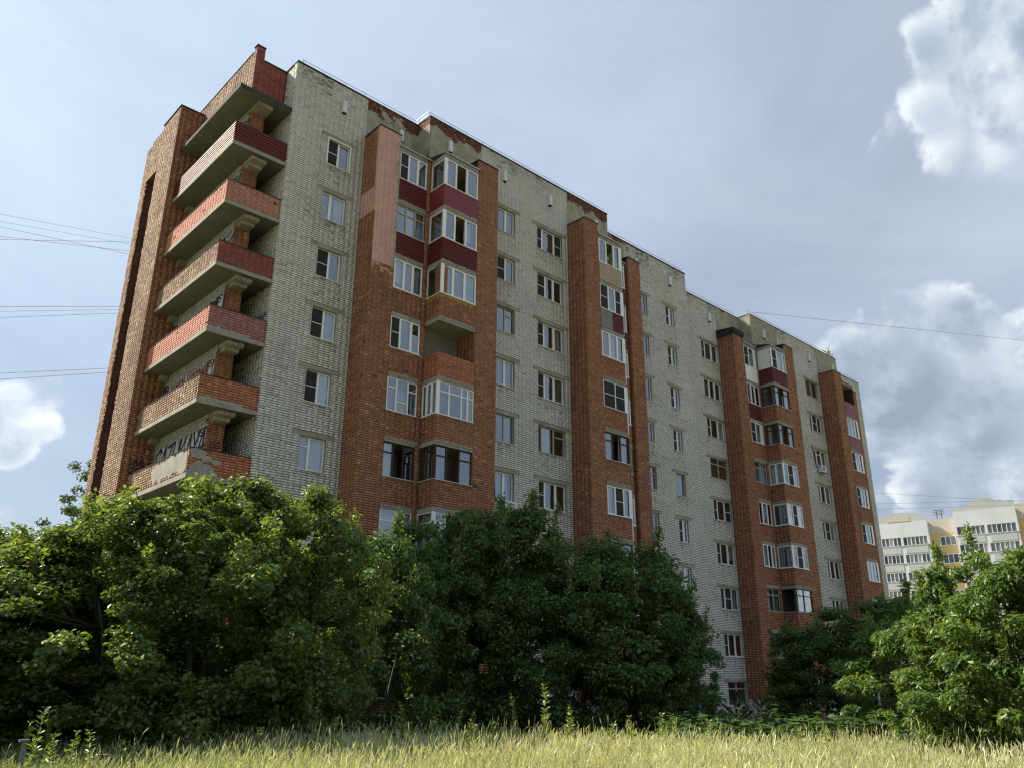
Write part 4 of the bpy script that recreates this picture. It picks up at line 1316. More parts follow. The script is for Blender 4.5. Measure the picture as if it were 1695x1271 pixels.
# ------------------------------------------------------------------ trees
def leaf_arrays(C, N, A, L, Wd, fold=0.25):
    """C centres, N normals, A axes (unit), L lengths, Wd widths -> rhombic folded leaves"""
    B = np.cross(N, A)
    n = len(C)
    l, w = L[:, None], Wd[:, None]
    V = np.stack([C - A * l * 0.5, C + B * w * 0.5 + N * w * fold, C + A * l * 0.5, C - B * w * 0.5 + N * w * fold], 1).reshape(-1, 3)
    b = np.arange(n)[:, None] * 4
    F = np.concatenate([b + np.array([[0, 1, 2]]), b + np.array([[0, 2, 3]])], 1).reshape(-1, 3)
    return V, F


def unit(a):
    return a / np.maximum(np.linalg.norm(a, axis=1, keepdims=True), 1e-6)


def crown_mesh(name, seed, R, Hc, z0, nclump, per, leaf, material, profile='dome', droop=0.3, aspect=0.6, sprays=26):
    """leaves gathered in clumps on twigs through the crown's volume; returns mesh and clump centres"""
    r = np.random.default_rng(seed)
    cs = []
    ph = r.random(6) * 6.28
    while len(cs) < nclump:
        t = r.random() ** 0.9
        a = r.random() * 6.283
        if profile == 'dome':
            pr = math.sqrt(max(0, 1 - ((t - 0.38) / 0.64) ** 2)) if t > 0.38 else 0.80 + 0.2 * t / 0.38
        elif profile == 'spire':
            pr = (1 - t) ** 0.75 * 0.98 + 0.07
        else:
            pr = math.sqrt(max(0.02, 1 - ((t - 0.5) / 0.52) ** 2))
        lump = 1 + 0.16 * math.sin(2 * a + ph[0] + 3 * t) + 0.12 * math.sin(3 * a + ph[1] - 5 * t) + 0.10 * math.sin(5 * a + ph[2] + 8 * t)
        q = (0.50 + 0.50 * math.sqrt(r.random())) * pr * lump * R
        cs.append((q * math.cos(a), q * math.sin(a), z0 + t * Hc * (1 + 0.07 * math.sin(3 * a + ph[3]))))
    cs = np.array(cs)
    # shoots that break the outline at the top and sides
    sp = []
    for i in range(sprays):
        j = r.integers(len(cs))
        d = np.array((cs[j][0] * 0.5, cs[j][1] * 0.5, 1.1 * R))
        d /= np.linalg.norm(d)
        for k in range(3):
            sp.append(cs[j] + d * (0.35 + 0.22 * k))
    Cs, Ns, As, Ls, Ts = [], [], [], [], []
    for i, c in enumerate(cs):
        n = int(per * (0.6 + 0.8 * r.random()))
        rad = (0.30 + 0.30 * r.random()) * (R / 2.6) ** 0.5
        g = unit(r.normal(size=(n, 3))) * (r.random((n, 1)) ** 0.45)
        pos = c + g * np.array((rad, rad, rad * 0.62))
        nm = unit(np.array((0, 0, 0.75)) + 0.55 * g + 0.55 * r.normal(size=(n, 3)))
        out = unit(pos * np.array((1, 1, 0)) + 1e-3)
        ax = unit(out * 0.6 + np.array((0, 0, -droop)) + 0.7 * r.normal(size=(n, 3)))
        Cs.append(pos); Ns.append(nm); As.append(ax)
        Ls.append(leaf * (0.65 + 0.6 * r.random(n)))
        Ts.append(np.clip(0.5 + (r.random() - 0.5) * 0.35 + r.normal(0, 0.16, n), 0, 0.97))
    for c in sp:
        n = int(per * 0.14)
        g = r.normal(size=(n, 3)) * 0.09
        Cs.append(c + g); Ns.append(unit(np.array((0, 0, 0.5)) + r.normal(size=(n, 3)) * 0.7)); As.append(unit(g + r.normal(size=(n, 3)) * 0.06))
        Ls.append(leaf * (0.7 + 0.5 * r.random(n))); Ts.append(np.clip(r.normal(0.78, 0.14, n), 0, 1))
    C, N, A, L, T = map(np.concatenate, (Cs, Ns, As, Ls, Ts))
    A = unit(A - N * np.sum(A * N, 1, keepdims=True))
    V, F = leaf_arrays(C, N, A, L, L * aspect * (0.85 + 0.3 * r.random(len(L))))
    return mesh_np(name, V, F, material, np.repeat(T, 4)), cs


def trunk_mesh(name, seed, cs, Hc, z0, r0, stems=3, limbs=26):
    r = random.Random(seed)
    mb = MB()
    tips = []
    for s_ in range(stems):
        a = 6.283 * s_ / stems + r.random()
        ln = z0 + Hc * (0.62 + 0.2 * r.random())
        pts, rad = [], []
        for i in range(7):
            t = i / 6
            pts.append((math.cos(a) * (0.10 + 0.75 * t * t) + 0.06 * math.sin(5 * t + s_), math.sin(a) * (0.10 + 0.75 * t * t) + 0.06 * math.cos(4 * t + s_), ln * t - 0.25 * (t == 0)))
            rad.append(r0 * (1 - 0.85 * t) + 0.008)
        mb.tube(pts, rad, 7)
        tips += pts[2:]
    for i in range(limbs):
        c = Vector(cs[r.randrange(len(cs))])
        b = Vector(min(tips, key=lambda q: (Vector(q) - c).length + 1.2 * max(0, q[2] - c.z + 0.3)))
        m_ = (b + c) / 2 + Vector((0, 0, -0.15 + 0.2 * r.random()))
        mb.tube([b, m_, c], [r0 * 0.28, r0 * 0.18, 0.006], 5)
    me = bpy.data.meshes.new(name)
    me.from_pydata(mb.v, [], mb.f)
    me.materials.append(MATS['bark'])
    for p in me.polygons:
        p.use_smooth = True
    return me


KIND = {}
for nm, seed, R, Hc, z0, nc, per, leaf, ma, prof, droop, asp in [
        ('maple_a', 1, 2.6, 6.2, 0.6, 190, 230, 0.125, 'leaf_maple', 'dome', 0.3, 0.72),
        ('maple_b', 2, 2.6, 6.2, 0.5, 190, 230, 0.125, 'leaf_maple', 'dome', 0.3, 0.72),
        ('dark_a', 3, 2.6, 6.2, 0.6, 190, 220, 0.13, 'leaf_dark', 'dome', 0.35, 0.6),
        ('dark_b', 4, 2.6, 6.2, 0.5, 190, 220, 0.13, 'leaf_dark', 'dome', 0.35, 0.6),
        ('ash_a', 5, 2.4, 5.4, 0.3, 95, 200, 0.22, 'leaf_ash', 'dome', 0.8, 0.34),
        ('ash_b', 6, 2.0, 5.8, 0.3, 95, 170, 0.22, 'leaf_ash', 'spire', 0.8, 0.34),
        ('far_a', 7, 2.6, 11.0, 3.0, 150, 120, 0.22, 'leaf_far', 'oval', 0.6, 0.5)]:
    me, cs = crown_mesh('crown', seed, R, Hc, z0, nc, per, leaf, ma, prof, droop, asp)
    KIND[nm] = (me, trunk_mesh('trunk', seed, cs, Hc, z0, 0.11 if nm != 'far_a' else 0.2, 3 if nm != 'far_a' else 1), R, z0 + Hc)


def tree(name, kind, px, ztan, dist, rad, rz, label, group, cat='tree', az=None):
    """a tree standing at its own distance; ztan sets how high its top rises"""
    d = pix_dir(px, 1000)
    if az is not None:
        d = Vector((math.sin(math.radians(az)), math.cos(math.radians(az)), 0))
    d = Vector((d.x, d.y, 0)).normalized()
    x, y = CAM.x + d.x * dist, CAM.y + d.y * dist
    gz = ground_z(x, y)
    top = CAM.z + dist * ztan
    crown, trunk, R0, H0 = KIND[kind]
    o = empty(name, (x, y, gz), rz)
    tag(o, label, cat, group)
    sz = (top - gz) / (H0 * 1.04)
    for nm, me in (('trunk', trunk), ('crown', crown)):
        c = bpy.data.objects.new(nm, me)
        COL.objects.link(c)
        c.parent = o
        c.scale = (rad / R0, rad / R0, sz)
    return o


G1, G2 = 'trees in front of the block', 'bushy trees right of the block'
tree('maple_tree', 'maple_a', 30, 0.135, 19, 2.73, 0.3, 'leafy maple at the far left edge, lowest of the left sunlit trees', G1)
tree('maple_tree', 'maple_b', 200, 0.176, 17.5, 2.25, 1.7, 'sunlit maple covering the foot of the brick fins at left', G1)
tree('maple_tree', 'maple_a', 350, 0.21, 17, 2.21, 2.9, 'tallest sunlit maple with yellow green top beneath the lowest balcony', G1)
tree('maple_tree', 'maple_b', 500, 0.198, 17.5, 1.71, 4.2, 'bright topped maple before the white brick wall left of the pink pier', G1)
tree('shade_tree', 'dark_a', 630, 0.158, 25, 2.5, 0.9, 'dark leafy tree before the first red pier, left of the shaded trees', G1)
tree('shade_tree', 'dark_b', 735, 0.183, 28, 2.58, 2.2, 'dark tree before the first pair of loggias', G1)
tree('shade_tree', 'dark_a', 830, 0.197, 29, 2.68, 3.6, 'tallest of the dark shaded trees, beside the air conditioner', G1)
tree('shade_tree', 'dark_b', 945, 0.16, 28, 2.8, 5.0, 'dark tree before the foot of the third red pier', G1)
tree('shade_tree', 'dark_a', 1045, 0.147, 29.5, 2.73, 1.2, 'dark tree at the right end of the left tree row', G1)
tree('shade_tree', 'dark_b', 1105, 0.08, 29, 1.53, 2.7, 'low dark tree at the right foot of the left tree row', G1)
tree('shade_tree', 'dark_b', 430, 0.150, 24, 3.0, 0.4, 'shaded tree behind the sunlit maples under the balconies', G1)
tree('shade_tree', 'dark_a', 110, 0.125, 23, 2.6, 2.0, 'shaded tree behind the two leftmost sunlit maples', G1)
tree('shade_tree', 'dark_b', 270, 0.155, 22.5, 2.6, 5.1, 'shaded tree behind the maple at the foot of the brick fins', G1)
tree('bush_tree', 'dark_a', 1335, 0.052, 37, 2.1, 0.5, 'dark bush against the sixth red pier, leftmost of the right bushes', G2)
tree('bush_tree', 'dark_b', 1425, 0.078, 36, 2.9, 1.5, 'broad dark green bush before the right end of the block', G2)
tree('bush_tree', 'ash_b', 1555, 0.108, 17.5, 1.05, 2.4, 'slender pointed light green tree before the far white building', G2)
tree('bush_tree', 'ash_a', 1645, 0.118, 16.0, 1.25, 3.3, 'light green tree with drooping leaves near the right edge', G2)
tree('bush_tree', 'ash_a', 1720, 0.122, 15.5, 1.4, 0.8, 'light green tree cut by the right edge of the picture', G2)
tree('bush_tree', 'ash_a', 1590, 0.055, 16.5, 1.3, 5.5, 'low light green bush between the pointed tree and its right neighbour', G2)
tree('bush_tree', 'ash_a', 1500, 0.062, 23, 1.9, 1.1, 'green bush left of the pointed tree, before the gap to the far building', G2)
tree('bush_tree', 'ash_b', 1490, 0.080, 41, 2.8, 4.0, 'green tree behind the bushes at the right corner of the block', G2)
tree('poplar_tree', 'far_a', 128, 0.24, 62, 3.0, 0.4, 'slender distant tree rising beside the left edge of the block', None)
tree('maple_tree', 'maple_b', -110, 0.125, 18.5, 2.52, 3.0, 'maple at the left edge beyond the leftmost sunlit tree', G1)

# dry pale sapling trunk among the right bushes
dp = empty('dead_sapling', (0, 0, 0))
d = pix_dir(1450, 1100); d = Vector((d.x, d.y, 0)).normalized()
dx, dy = CAM.x + d.x * 31, CAM.y + d.y * 31
tag(MB().tube([(dx, dy, ground_z(dx, dy)), (dx - 0.05, dy, -0.6), (dx - 0.12, dy, 0.5), (dx - 0.10, dy, 1.15)], [0.05, 0.045, 0.04, 0.03], 7).build('bare_stem', 'wood_cream'), 'bare pale stem standing before the broad dark bush at right', 'stem')
bpy.data.objects.remove(dp)

# sapling rooted on the roof
sp = empty('roof_sapling', (50.7, 0.6, R2 - 0.3))
tag(sp, 'small sapling growing from the roof above the last red pier', 'sapling')
st = MB()
lv_c = []
rs = random.Random(5)
for i in range(9):
    a = rs.random() * 6.28
    tip = (0.9 * rs.random() * math.cos(a), 0.5 * math.sin(a) * rs.random(), 0.7 + 0.9 * rs.random())
    st.tube([(0, 0, 0), (tip[0] * 0.4, tip[1] * 0.4, tip[2] * 0.6), tip], [0.02, 0.013, 0.006], 5)
    for q in range(16):
        t_ = 0.35 + 0.65 * rs.random()
        lv_c.append((tip[0] * t_ + rs.gauss(0, .1), tip[1] * t_ + rs.gauss(0, .1), tip[2] * t_ + rs.gauss(0, .08)))
so = st.build('stem', 'bark', sp)
so.location = (0, 0, 0)
lc = np.array(lv_c)
nn = unit(RNG.normal(size=lc.shape) + np.array((0, 0, .5)))
aa = unit(np.cross(nn, RNG.normal(size=lc.shape)))
V, F = leaf_arrays(lc, nn, aa, np.full(len(lc), 0.16), np.full(len(lc), 0.10))
lo = bpy.data.objects.new('foliage', mesh_np('foliage', V, F, 'leaf_dark', np.full(len(V), 0.5)))
COL.objects.link(lo)
lo.parent = sp

# ------------------------------------------------------------------ meadow
def polar(n, r0, r1, a0, a1, rng, power=0.5):
    a = np.radians(a0 + (a1 - a0) * rng.random(n))
    r = np.sqrt(r0 ** 2 + (r1 ** 2 - r0 ** 2) * rng.random(n))
    return CAM.x + r * np.sin(a), CAM.y + r * np.cos(a)


def gz_np(x, y):
    r = np.hypot(x - CAM.x, y - CAM.y)
    k = np.clip((r - 15.5) / 9.0, 0, 1)
    return -0.36 - 1.55 * (k * k * (3 - 2 * k))


def meadow():
    r = np.random.default_rng(21)
    n = 120000
    x, y = polar(n, 6.0, 19.0, 2, 88, r)
    z = gz_np(x, y)
    patch = 0.5 + 0.25 * np.sin(x * 1.1 + 1.3 * np.sin(y * 0.7)) + 0.25 * np.sin(y * 1.7 + x * 0.6)
    h = (0.38 + 0.34 * r.random(n) ** 1.5 + 0.14 * patch) * (0.72 + 0.28 * r.random(n)) + 0.30 * r.random(n) * (r.random(n) > 0.96)
    az = np.degrees(np.arctan2(x - CAM.x, y - CAM.y))
    h *= np.clip(0.72 + 0.28 * (az - 14) / 12, 0.72, 1)
    lean = r.normal(0, 0.20, (n, 2)) + np.array((0.08, -0.03))
    w = 0.0035 + 0.003 * r.random(n)
    ang = r.random(n) * 6.283
    sx, sy = np.cos(ang) * w, np.sin(ang) * w
    P0 = np.stack([x, y, z - 0.02], 1)
    P1 = np.stack([x + lean[:, 0] * h * 0.35, y + lean[:, 1] * h * 0.35, z + h * 0.55], 1)
    P2 = np.stack([x + lean[:, 0] * h, y + lean[:, 1] * h, z + h], 1)
    S = np.stack([sx, sy, np.zeros(n)], 1)
    V = np.stack([P0 - S, P0 + S, P1 - S, P1 + S, P2 - S * 0.5, P2 + S * 0.5], 1).reshape(-1, 3)
    b = np.arange(n)[:, None] * 6
    F1 = np.concatenate([b + np.array([[0, 1, 3, 2]]), b + np.array([[2, 3, 5, 4]])], 1).reshape(-1, 4)
    dry = np.clip(0.46 + 0.22 * patch + r.normal(0, 0.15, n) + np.clip((az - 24) / 60, -0.25, 0.2), 0.05, 1)
    T1 = np.repeat(np.clip(dry - 0.15, 0, 1), 6).reshape(n, 6)
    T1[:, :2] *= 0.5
    # seed heads
    hd = r.random(n) < 0.72
    C = P2[hd]
    m_ = len(C)
    D = unit(P2[hd] - P1[hd] + r.normal(0, 0.10, (m_, 3)))
    L = 0.06 + 0.08 * r.random(m_)
    wd = 0.0035 + 0.004 * r.random(m_)
    Vs, Fs = [], []
    for k in range(2):
        A2 = unit(np.cross(D, unit(r.normal(size=(m_, 3)))))
        q = np.stack([C - D * 0.03, C + D * (L * 0.4)[:, None] + A2 * wd[:, None], C + D * L[:, None], C + D * (L * 0.45)[:, None] - A2 * wd[:, None]], 1).reshape(-1, 3)
        Vs.append(q)
        Fs.append(np.arange(m_)[:, None] * 4 + np.array([[0, 1, 2, 3]]) + len(V) + k * m_ * 4)
    TT = np.repeat(np.clip(dry[hd] + 0.20, 0, 1), 4)
    # leaf blades near the base
    nb = 30000
    x, y = polar(nb, 6.0, 19.0, 2, 88, r)
    z = gz_np(x, y)
    hb = 0.25 + 0.3 * r.random(nb)
    a = r.random(nb) * 6.283
    dx_, dy_ = np.cos(a), np.sin(a)
    wb = 0.006 + 0.005 * r.random(nb)
    Q0 = np.stack([x, y, z - 0.02], 1)
    Q1 = np.stack([x + dx_ * hb * 0.25, y + dy_ * hb * 0.25, z + hb * 0.8], 1)
    Q2 = np.stack([x + dx_ * hb * 0.7, y + dy_ * hb * 0.7, z + hb], 1)
    Sb = np.stack([-dy_ * wb, dx_ * wb, np.zeros(nb)], 1)
    Vb = np.stack([Q0 - Sb, Q0 + Sb, Q1 - Sb, Q1 + Sb, Q2 - Sb * 0.2, Q2 + Sb * 0.2], 1).reshape(-1, 3)
    o_ = len(V) + 8 * m_
    bb = np.arange(nb)[:, None] * 6 + o_
    Fb = np.concatenate([bb + np.array([[0, 1, 3, 2]]), bb + np.array([[2, 3, 5, 4]])], 1).reshape(-1, 4)
    Tb = np.repeat(np.clip(r.normal(0.25, 0.15, nb), 0, 0.6), 6)
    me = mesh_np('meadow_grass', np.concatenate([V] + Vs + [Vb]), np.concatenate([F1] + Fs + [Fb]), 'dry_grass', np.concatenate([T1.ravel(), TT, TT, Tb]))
    o = link(bpy.data.objects.new('meadow_grass', me))
    tag(o, 'tall dry yellow meadow grass with seed heads in the foreground', 'grass', kind='stuff')


meadow()


def weed_mesh(seed, h, nl, leaf, material):
    r = np.random.default_rng(seed)
    t_ = 0.12 + 0.88 * r.random(nl)
    a = r.random(nl) * 6.283
    bend = r.normal(0, 0.10, 2)
    ln = leaf * (1.25 - 0.7 * t_) * (0.7 + 0.6 * r.random(nl))
    D = np.stack([np.cos(a), np.sin(a), 0.35 + 0.3 * r.random(nl)], 1)
    D = unit(D)
    C = np.stack([bend[0] * t_ ** 2 * h, bend[1] * t_ ** 2 * h, t_ * h], 1) + D * ln[:, None] * 0.55
    N = unit(np.array((0, 0, 1.0)) + r.normal(0, 0.35, (nl, 3)))
    N = unit(N - D * np.sum(N * D, 1, keepdims=True))
    V, F = leaf_arrays(C, N, D, ln, ln * 0.36)
    T = np.repeat(np.clip(r.normal(0.55, 0.22, nl), 0, 1), 4)
    ml = mesh_np('foliage', V, F, material, T)
    st = MB().tube([(0, 0, 0), (bend[0] * .25 * h, bend[1] * .25 * h, h * .5), (bend[0] * h, bend[1] * h, h)], [0.008, 0.006, 0.002], 5)
    ms = bpy.data.meshes.new('stem')
    ms.from_pydata(st.v, [], st.f)
    ms.materials.append(MATS['weed_green'])
    a_ = ms.attributes.new('tint', 'FLOAT', 'POINT')
    a_.data.foreach_set('value', np.full(len(st.v), 0.4, dtype=np.float32))
    return ml, ms


WEED = [weed_mesh(40 + i, 0.9 + 0.12 * i, 110, 0.13, 'weed_green') for i in range(4)]
rw = random.Random(12)
wspots = [(px + rw.gauss(0, 10), 13.5 + 3 * rw.random(), 0.95 + 0.35 * rw.random()) for px in (390, 425, 455, 500, 520, 545, 635, 720, 735, 750, 765, 778, 790, 815, 830, 860, 890, 905, 930, 945, 970, 1010, 1060)]
wspots += [(905, 15.5, 1.45), (8, 12, 0.9), (90, 12.5, 1.1), (120, 13, 1.0), (160, 13, .9), (215, 14, 1.0), (330, 14.5, 1.15), (345, 14.8, 1.2), (60, 12, 1.2), (1110, 16.5, 1.3), (1095, 16.2, 1.25)]
wspots += [(px + rw.gauss(0, 14), 14 + 2.5 * rw.random(), 0.75 + 0.45 * rw.random()) for px in (25, 75, 140, 185, 245, 280, 305, 365, 410, 470, 580, 600, 660, 690, 1130, 1180, 1300, 1370, 1520)]
for i, (px, r_, s_) in enumerate(wspots):
    d = pix_dir(px, 1200)
    d = Vector((d.x, d.y, 0)).normalized()
    x, y = CAM.x + d.x * r_, CAM.y + d.y * r_
    o = empty('weed_plant', (x, y, ground_z(x, y)), rw.random() * 6)
    tag(o, 'tall leafy green weed standing up from the edge of the dry grass', 'weed', 'green weeds along the grass edge')
    ml, ms = WEED[i % 4]
    for nm, me in (('foliage', ml), ('stem', ms)):
        c = bpy.data.objects.new(nm, me)
        COL.objects.link(c)
        c.parent = o
        c.scale = (0.9, 0.9, s_ * 0.82)


def undergrowth():
    r = np.random.default_rng(31)
    Cs, Ns, As, Ls, Ts = [], [], [], [], []
    n = 1500
    x, y = polar(n, 17.5, 30.0, 52.5, 69, r)
    z = gz_np(x, y)
    for i in range(n):
        rr_ = math.hypot(x[i] - CAM.x, y[i] - CAM.y)
        hh = (CAM.z - rr_ * 0.040 - z[i]) * (0.50 + 0.60 * r.random() ** 1.4 + 0.12 * math.sin(x[i] * 1.7) * math.sin(y[i] * 1.3))
        m_ = 24
        t_ = 0.35 + 0.65 * r.random(m_)
        a = r.random(m_) * 6.283
        D = unit(np.stack([np.cos(a), np.sin(a), -0.15 + 0.3 * r.random(m_)], 1))
        ln = 0.12 + 0.15 * r.random(m_)
        C = np.stack([np.full(m_, x[i]), np.full(m_, y[i]), z[i] + t_ * hh], 1) + D * ln[:, None] * 0.6
        N = unit(np.array((0, 0, 1.0)) + r.normal(0, 0.3, (m_, 3)))
        N = unit(N - D * np.sum(N * D, 1, keepdims=True))
        Cs.append(C); Ns.append(N); As.append(D); Ls.append(ln); Ts.append(np.clip(r.normal(0.5, 0.25, m_), 0, 1))
    C, N, A, L, T = map(np.concatenate, (Cs, Ns, As, Ls, Ts))
    V, F = leaf_arrays(C, N, A, L, L * 0.62, 0.12)
    o = link(bpy.data.objects.new('leafy_undergrowth', mesh_np('leafy_undergrowth', V, F, 'leaf_broad', np.repeat(T, 4))))
    tag(o, 'broad leaved green undergrowth between the dry grass and the block', 'undergrowth', kind='stuff')


undergrowth()


def pine(px, r_, h, label):
    d = pix_dir(px, 1180)
    d = Vector((d.x, d.y, 0)).normalized()
    x, y = CAM.x + d.x * r_, CAM.y + d.y * r_
    o = empty('young_pine', (x, y, ground_z(x, y)))
    tag(o, label, 'pine', 'young pines at the foot of the block')
    r = np.random.default_rng(int(px))
    tk = MB().tube([(0, 0, -0.05), (0, 0, h)], [0.05, 0.01], 6)
    Cs, As = [], []
    for k in range(42):
        t_ = 0.12 + 0.85 * r.random()
        a = r.random() * 6.283
        ln = (1.05 - t_) * h * 0.42 + 0.12
        tip = np.array((math.cos(a) * ln, math.sin(a) * ln, t_ * h + ln * 0.55))
        b0 = np.array((0, 0, t_ * h * 0.92))
        tk.tube([tuple(b0), tuple(tip)], [0.012, 0.004], 4)
        q = r.random((120, 1)) ** 0.6
        Cs.append(b0 + (tip - b0) * q)
        As.append(unit((tip - b0)[None] / ln + r.normal(0, 0.6, (120, 3))))
    t_o = tk.build('trunk', 'bark', o)
    t_o.location = (0, 0, 0)
    C, A = np.concatenate(Cs), np.concatenate(As)
    N = unit(np.cross(A, r.normal(size=A.shape)))
    L = np.full(len(C), 0.13)
    V, F = leaf_arrays(C + A * 0.06, N, A, L, L * 0.12, 0)
    f = bpy.data.objects.new('needles', mesh_np('needles', V, F, 'needle', np.repeat(r.random(len(C)), 4)))
    COL.objects.link(f)
    f.parent = o


pine(1218, 40, 2.6, 'bushy young pine before the ground floor window with white frame')
pine(1262, 41, 2.5, 'young pine at the foot of the red pier, between two other pines')
pine(1312, 39, 2.8, 'young pine beside the leftmost of the right bushes')

# weathered post in the grass
d = pix_dir(48, 1200); d = Vector((d.x, d.y, 0)).normalized()
x, y = CAM.x + d.x * 13.5, CAM.y + d.y * 13.5
pm = empty('fence_post', (x, y, -0.36))
tag(pm, 'leaning weathered grey post standing in the grass at left', 'post')
a = MB().tube([(0.03, 0, -0.1), (0, 0, 0.40), (-0.02, 0, 0.80)], [0.034, 0.032, 0.030], 8).build('shaft', 'weathered_wood', pm)
b_ = MB().box(-0.08, 0.04, -0.035, 0.035, 0.785, 0.81).build('crosspiece', 'weathered_wood', pm)
a.location = b_.location = (0, 0, 0)

# ------------------------------------------------------------------ overhead wires
def wire(a, b, r0, r1, label, group, e0=1.5, e1=0.6, sag=0.0, rad=0.022):
    p0 = CAM + Vector(a) * r0
    p1 = CAM + Vector(b) * r1
    q0, q1 = p0 + (p0 - p1) * e0, p1 + (p1 - p0) * e1
    pts = []
    for i in range(25):
        t_ = i / 24
        p = q0.lerp(q1, t_)
        p.z -= sag * 4 * t_ * (1 - t_) - sag * 0.9
        pts.append(p)
    o = MB().tube(pts, rad * 0.7, 5).build('overhead_wire', 'wire_grey')
    tag(o, label, 'wire', group)


GW = 'overhead wires left of the block'
wire((.1252, .9921, .4938), (.2586, .966, .5043), 75, 78, 'topmost thin wire left of the block', GW, rad=0.016)
wire((.1269, .9919, .4849), (.2597, .9657, .4963), 75, 78, 'second wire from the top of the left bundle', GW, rad=0.016)
wire((.1281, .9918, .4783), (.2591, .9659, .4828), 75, 78, 'steeper cable crossing the upper left bundle of wires', GW)
wire((.1303, .9915, .4666), (.2591, .9659, .4870), 75, 78, 'lower cable of the upper left bundle of wires', GW)
wire((.1309, .9914, .463), (.2586, .966, .4990), 75, 78, 'sagging cable at the bottom of the upper left bundle', GW)
wire((.1456, .9893, .3838), (.2554, .9668, .4116), 75, 78, 'upper of the three level wires at mid left', GW)
wire((.1466, .9892, .3782), (.256, .9667, .4078), 75, 78, 'middle of the three level wires at mid left', GW, rad=0.016)
wire((.1479, .989, .3712), (.2566, .9665, .4033), 75, 78, 'lower of the three level wires at mid left', GW)
wire((.1596, .9872, .3083), (.2577, .9662, .334), 75, 78, 'upper of the two low wires above the left clouds', GW)
wire((.1608, .987, .3016), (.2567, .9665, .3286), 75, 78, 'lower of the two low wires above the left clouds', GW)
GR = 'overhead wires right of the block'
wire((.8723, .4891, .441), (.9745, .2244, .3509), 58.4, 96, 'long wire running from the roof edge to the right', GR, e0=0.0, e1=0.5, sag=0.0, rad=0.02)
wire((.922, .3872, .1995), (.967, .2546, .1762), 140, 140, 'sagging wire above the far white building', GR, rad=0.03, e0=0.3)
wire((.9226, .3858, .187), (.9671, .2543, .178), 140, 140, 'middle wire above the far white building', GR, rad=0.03, e0=0.3)
wire((.9223, .3866, .1809), (.9669, .2552, .173), 140, 140, 'lowest wire above the far white building', GR, rad=0.03, e0=0.3)

# ------------------------------------------------------------------ far building
FO = (CAM.x + 150 * math.sin(math.radians(66.9)), CAM.y + 150 * math.cos(math.radians(66.9)))
FB = empty('far_apartment_building', (FO[0], FO[1], -1.9))
tag(FB, 'distant white and yellow apartment building with glazed balcony bands and curved gables', 'building')
ua = math.radians(168)
fu, fn = (math.sin(ua), math.cos(ua), 0), (-0.978, -0.208, 0)
TOPS = 21.8         # sill of its top storey


def ffr(d=0.0):
    return Fr((FO[0] + fn[0] * d, FO[1] + fn[1] * d, 0), fu, fn)


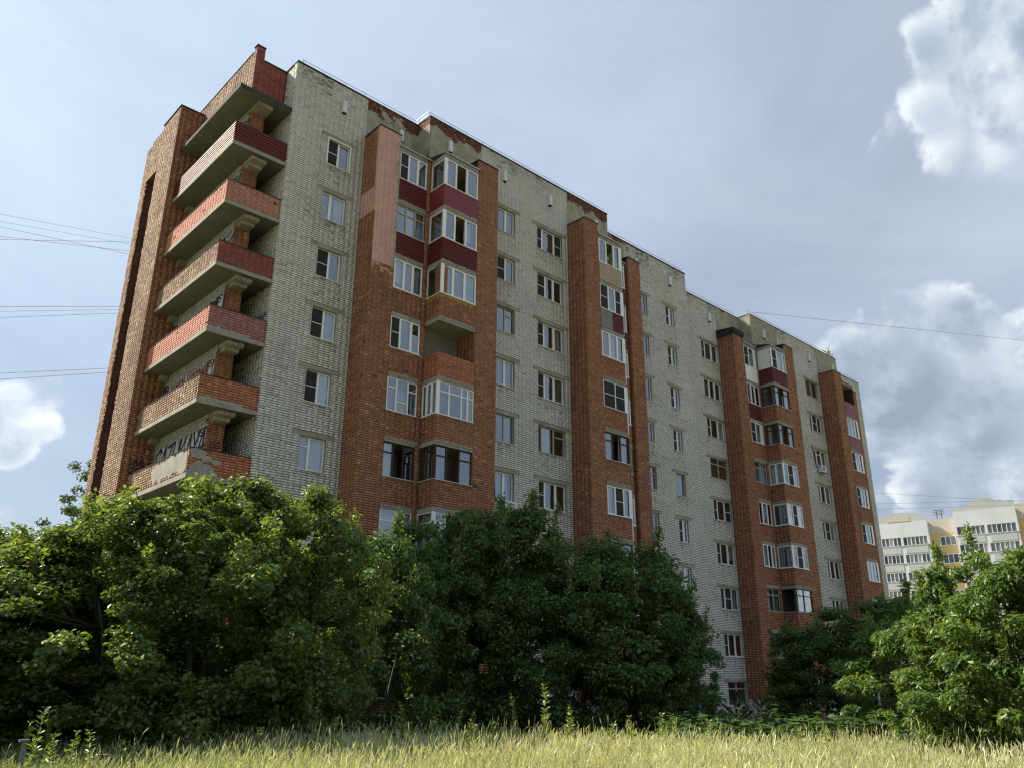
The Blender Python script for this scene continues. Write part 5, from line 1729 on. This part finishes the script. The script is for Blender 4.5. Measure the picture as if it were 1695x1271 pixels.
def far_block(u0, u1, dz, gable):
    fr = ffr(1.2)
    wv = MB()
    back = ffr(0)
    wv.fbox(fr, u0, u1, -2, TOPS + 1.4 + dz, -13, -1.3)
    for k in range(9):
        s_ = TOPS - 2.8 * k + dz
        wv.fbox(fr, u0, u1, s_ - 1.45, s_, -1.3, 0)
    wv.fbox(fr, u0, u1, TOPS + 1.35 + dz, TOPS + 3.7 + dz, -1.3, 0)
    o = wv.build('balcony_block', 'far_white', FB)
    um = (u0 + u1) / 2
    for k in range(9):
        s_ = TOPS - 2.8 * k + dz
        rl = MB()
        for a, b in ((u0, um), (um, u1)):
            rl.fbox(fr, a + 0.35, b - 0.35, s_ - 1.2, s_ - 0.25, 0.0, 0.05)
        rl.build('balcony_panel', 'far_grey', o)
        fm = MB()
        for c in (u0 + 0.1, um, u1 - 0.1):
            fm.fbox(fr, c - 0.14, c + 0.14, s_ + 0.003, s_ + 1.347, -1.2, 0.012)
        fm.fbox(fr, u0, u1, s_ - 0.02, s_ + 0.06, 0.013, 0.1)
        fm.build('balcony_frame', 'far_white', o)
        for a, b in ((u0 + 0.25, um - 0.15), (um + 0.15, u1 - 0.25)):
            n = 6
            for i in range(n):
                p0, p1 = a + (b - a) * i / n, a + (b - a) * (i + 1) / n
                t_ = min(1, max(0, random.gauss(0.5, 0.28)))
                MB().fbox(fr, p0 + 0.05, p1 - 0.05, s_ + 0.06, s_ + 1.33, -0.2, -0.12, tint=t_).build('pane', 'far_glass', o, tint=True)
            bars = MB()
            for i in range(n + 1):
                p0 = a + (b - a) * i / n
                bars.fbox(fr, p0 - 0.045, p0 + 0.045, s_ + 0.06, s_ + 1.34, -0.11, -0.03)
            bars.build('glazing_bar', 'pvc_white', o)
    z = TOPS + 3.7 + dz
    if gable == 'arch':
        poly = [(u0 - 0.2, z)] + [(u0 + (u1 - u0) * (0.5 - 0.5 * math.cos(math.pi * i / 12)), z + 1.7 * math.sin(math.pi * i / 12) ** 0.6) for i in range(13)] + [(u1, z)]
        MB().prism(poly[::-1], fr, -0.6, -0.1).build('gable', 'far_grey', o)
        MB().prism([(u0 + 2.2, z + 0.25), (u1 - 2.4, z + 0.25), (u1 - 2.6, z + 1.0), (um, z + 1.35), (u0 + 2.4, z + 0.9)][::-1], fr, -0.099, -0.06).build('gable_niche', 'far_cream', o)
    elif gable == 'step':
        w_ = u1 - u0
        poly = [(u0, z), (u0, z + 0.5), (u0 + w_ * 0.2, z + 0.7), (u0 + w_ * 0.3, z + 1.6), (u0 + w_ * 0.62, z + 2.0), (u0 + w_ * 0.72, z + 1.2), (u1, z + 1.1), (u1, z)]
        MB().prism(poly[::-1], fr, -0.6, -0.1).build('gable', 'far_grey', o)


def far_recess(u0, u1, dz):
    fr = ffr(0)
    o = MB().fbox(fr, u0, u1, -2, TOPS + 1.7 + dz, -12, 0).build('recess_wall', 'far_yellow', FB)
    MB().fbox(fr, u0, u1, TOPS + 1.703 + dz, TOPS + 4.0 + dz, -12, 0.01).build('recess_parapet', 'far_cream', o)
    for k in range(9):
        s_ = TOPS - 2.8 * k + dz - 0.3
        a, b = u0 + (u1 - u0) * 0.36, u1 - 0.3
        f = MB()
        f.fbox(fr, a, b, s_, s_ + 0.1, 0.0, 0.08)
        f.fbox(fr, a, b, s_ + 1.4, s_ + 1.5, 0.0, 0.08)
        for i in range(4):
            c = a + (b - a) * i / 3
            f.fbox(fr, c - 0.05, c + 0.05, s_ + 0.1, s_ + 1.4, 0.0, 0.08)
        wd = f.build('window', 'pvc_white', o)
        for i in range(3):
            MB().fbox(fr, a + (b - a) * i / 3 + 0.05, a + (b - a) * (i + 1) / 3 - 0.05, s_ + 0.1, s_ + 1.4, 0.001, 0.03, tint=min(1, max(0, random.gauss(.35, .2)))).build('pane', 'far_glass', wd, tint=True)


far_block(0, 8.0, 0, 'arch')
far_recess(8.0, 11.9, 0)
far_block(11.9, 20.5, 0.9, 'step')
far_recess(20.5, 24.2, 1.3)
far_block(24.2, 32.5, 2.6, 'arch')
far_recess(32.5, 36.2, 2.6)
# television aerials on its roof
for u in (2.4, 9.3, 10.0, 14.5, 17.5, 22.0):
    p0 = ffr(-1.5).p(u, TOPS + 3.5)
    am = MB()
    am.tube([tuple(p0), tuple(p0 + np.array((0, 0, 2.3)))], 0.06, 5)
    for q in (1.5, 1.9, 2.2):
        am.tube([tuple(p0 + np.array((-0.1, -0.5, q))), tuple(p0 + np.array((0.1, 0.5, q)))], 0.04, 4)
    am.build('aerial', 'dark_iron', FB)
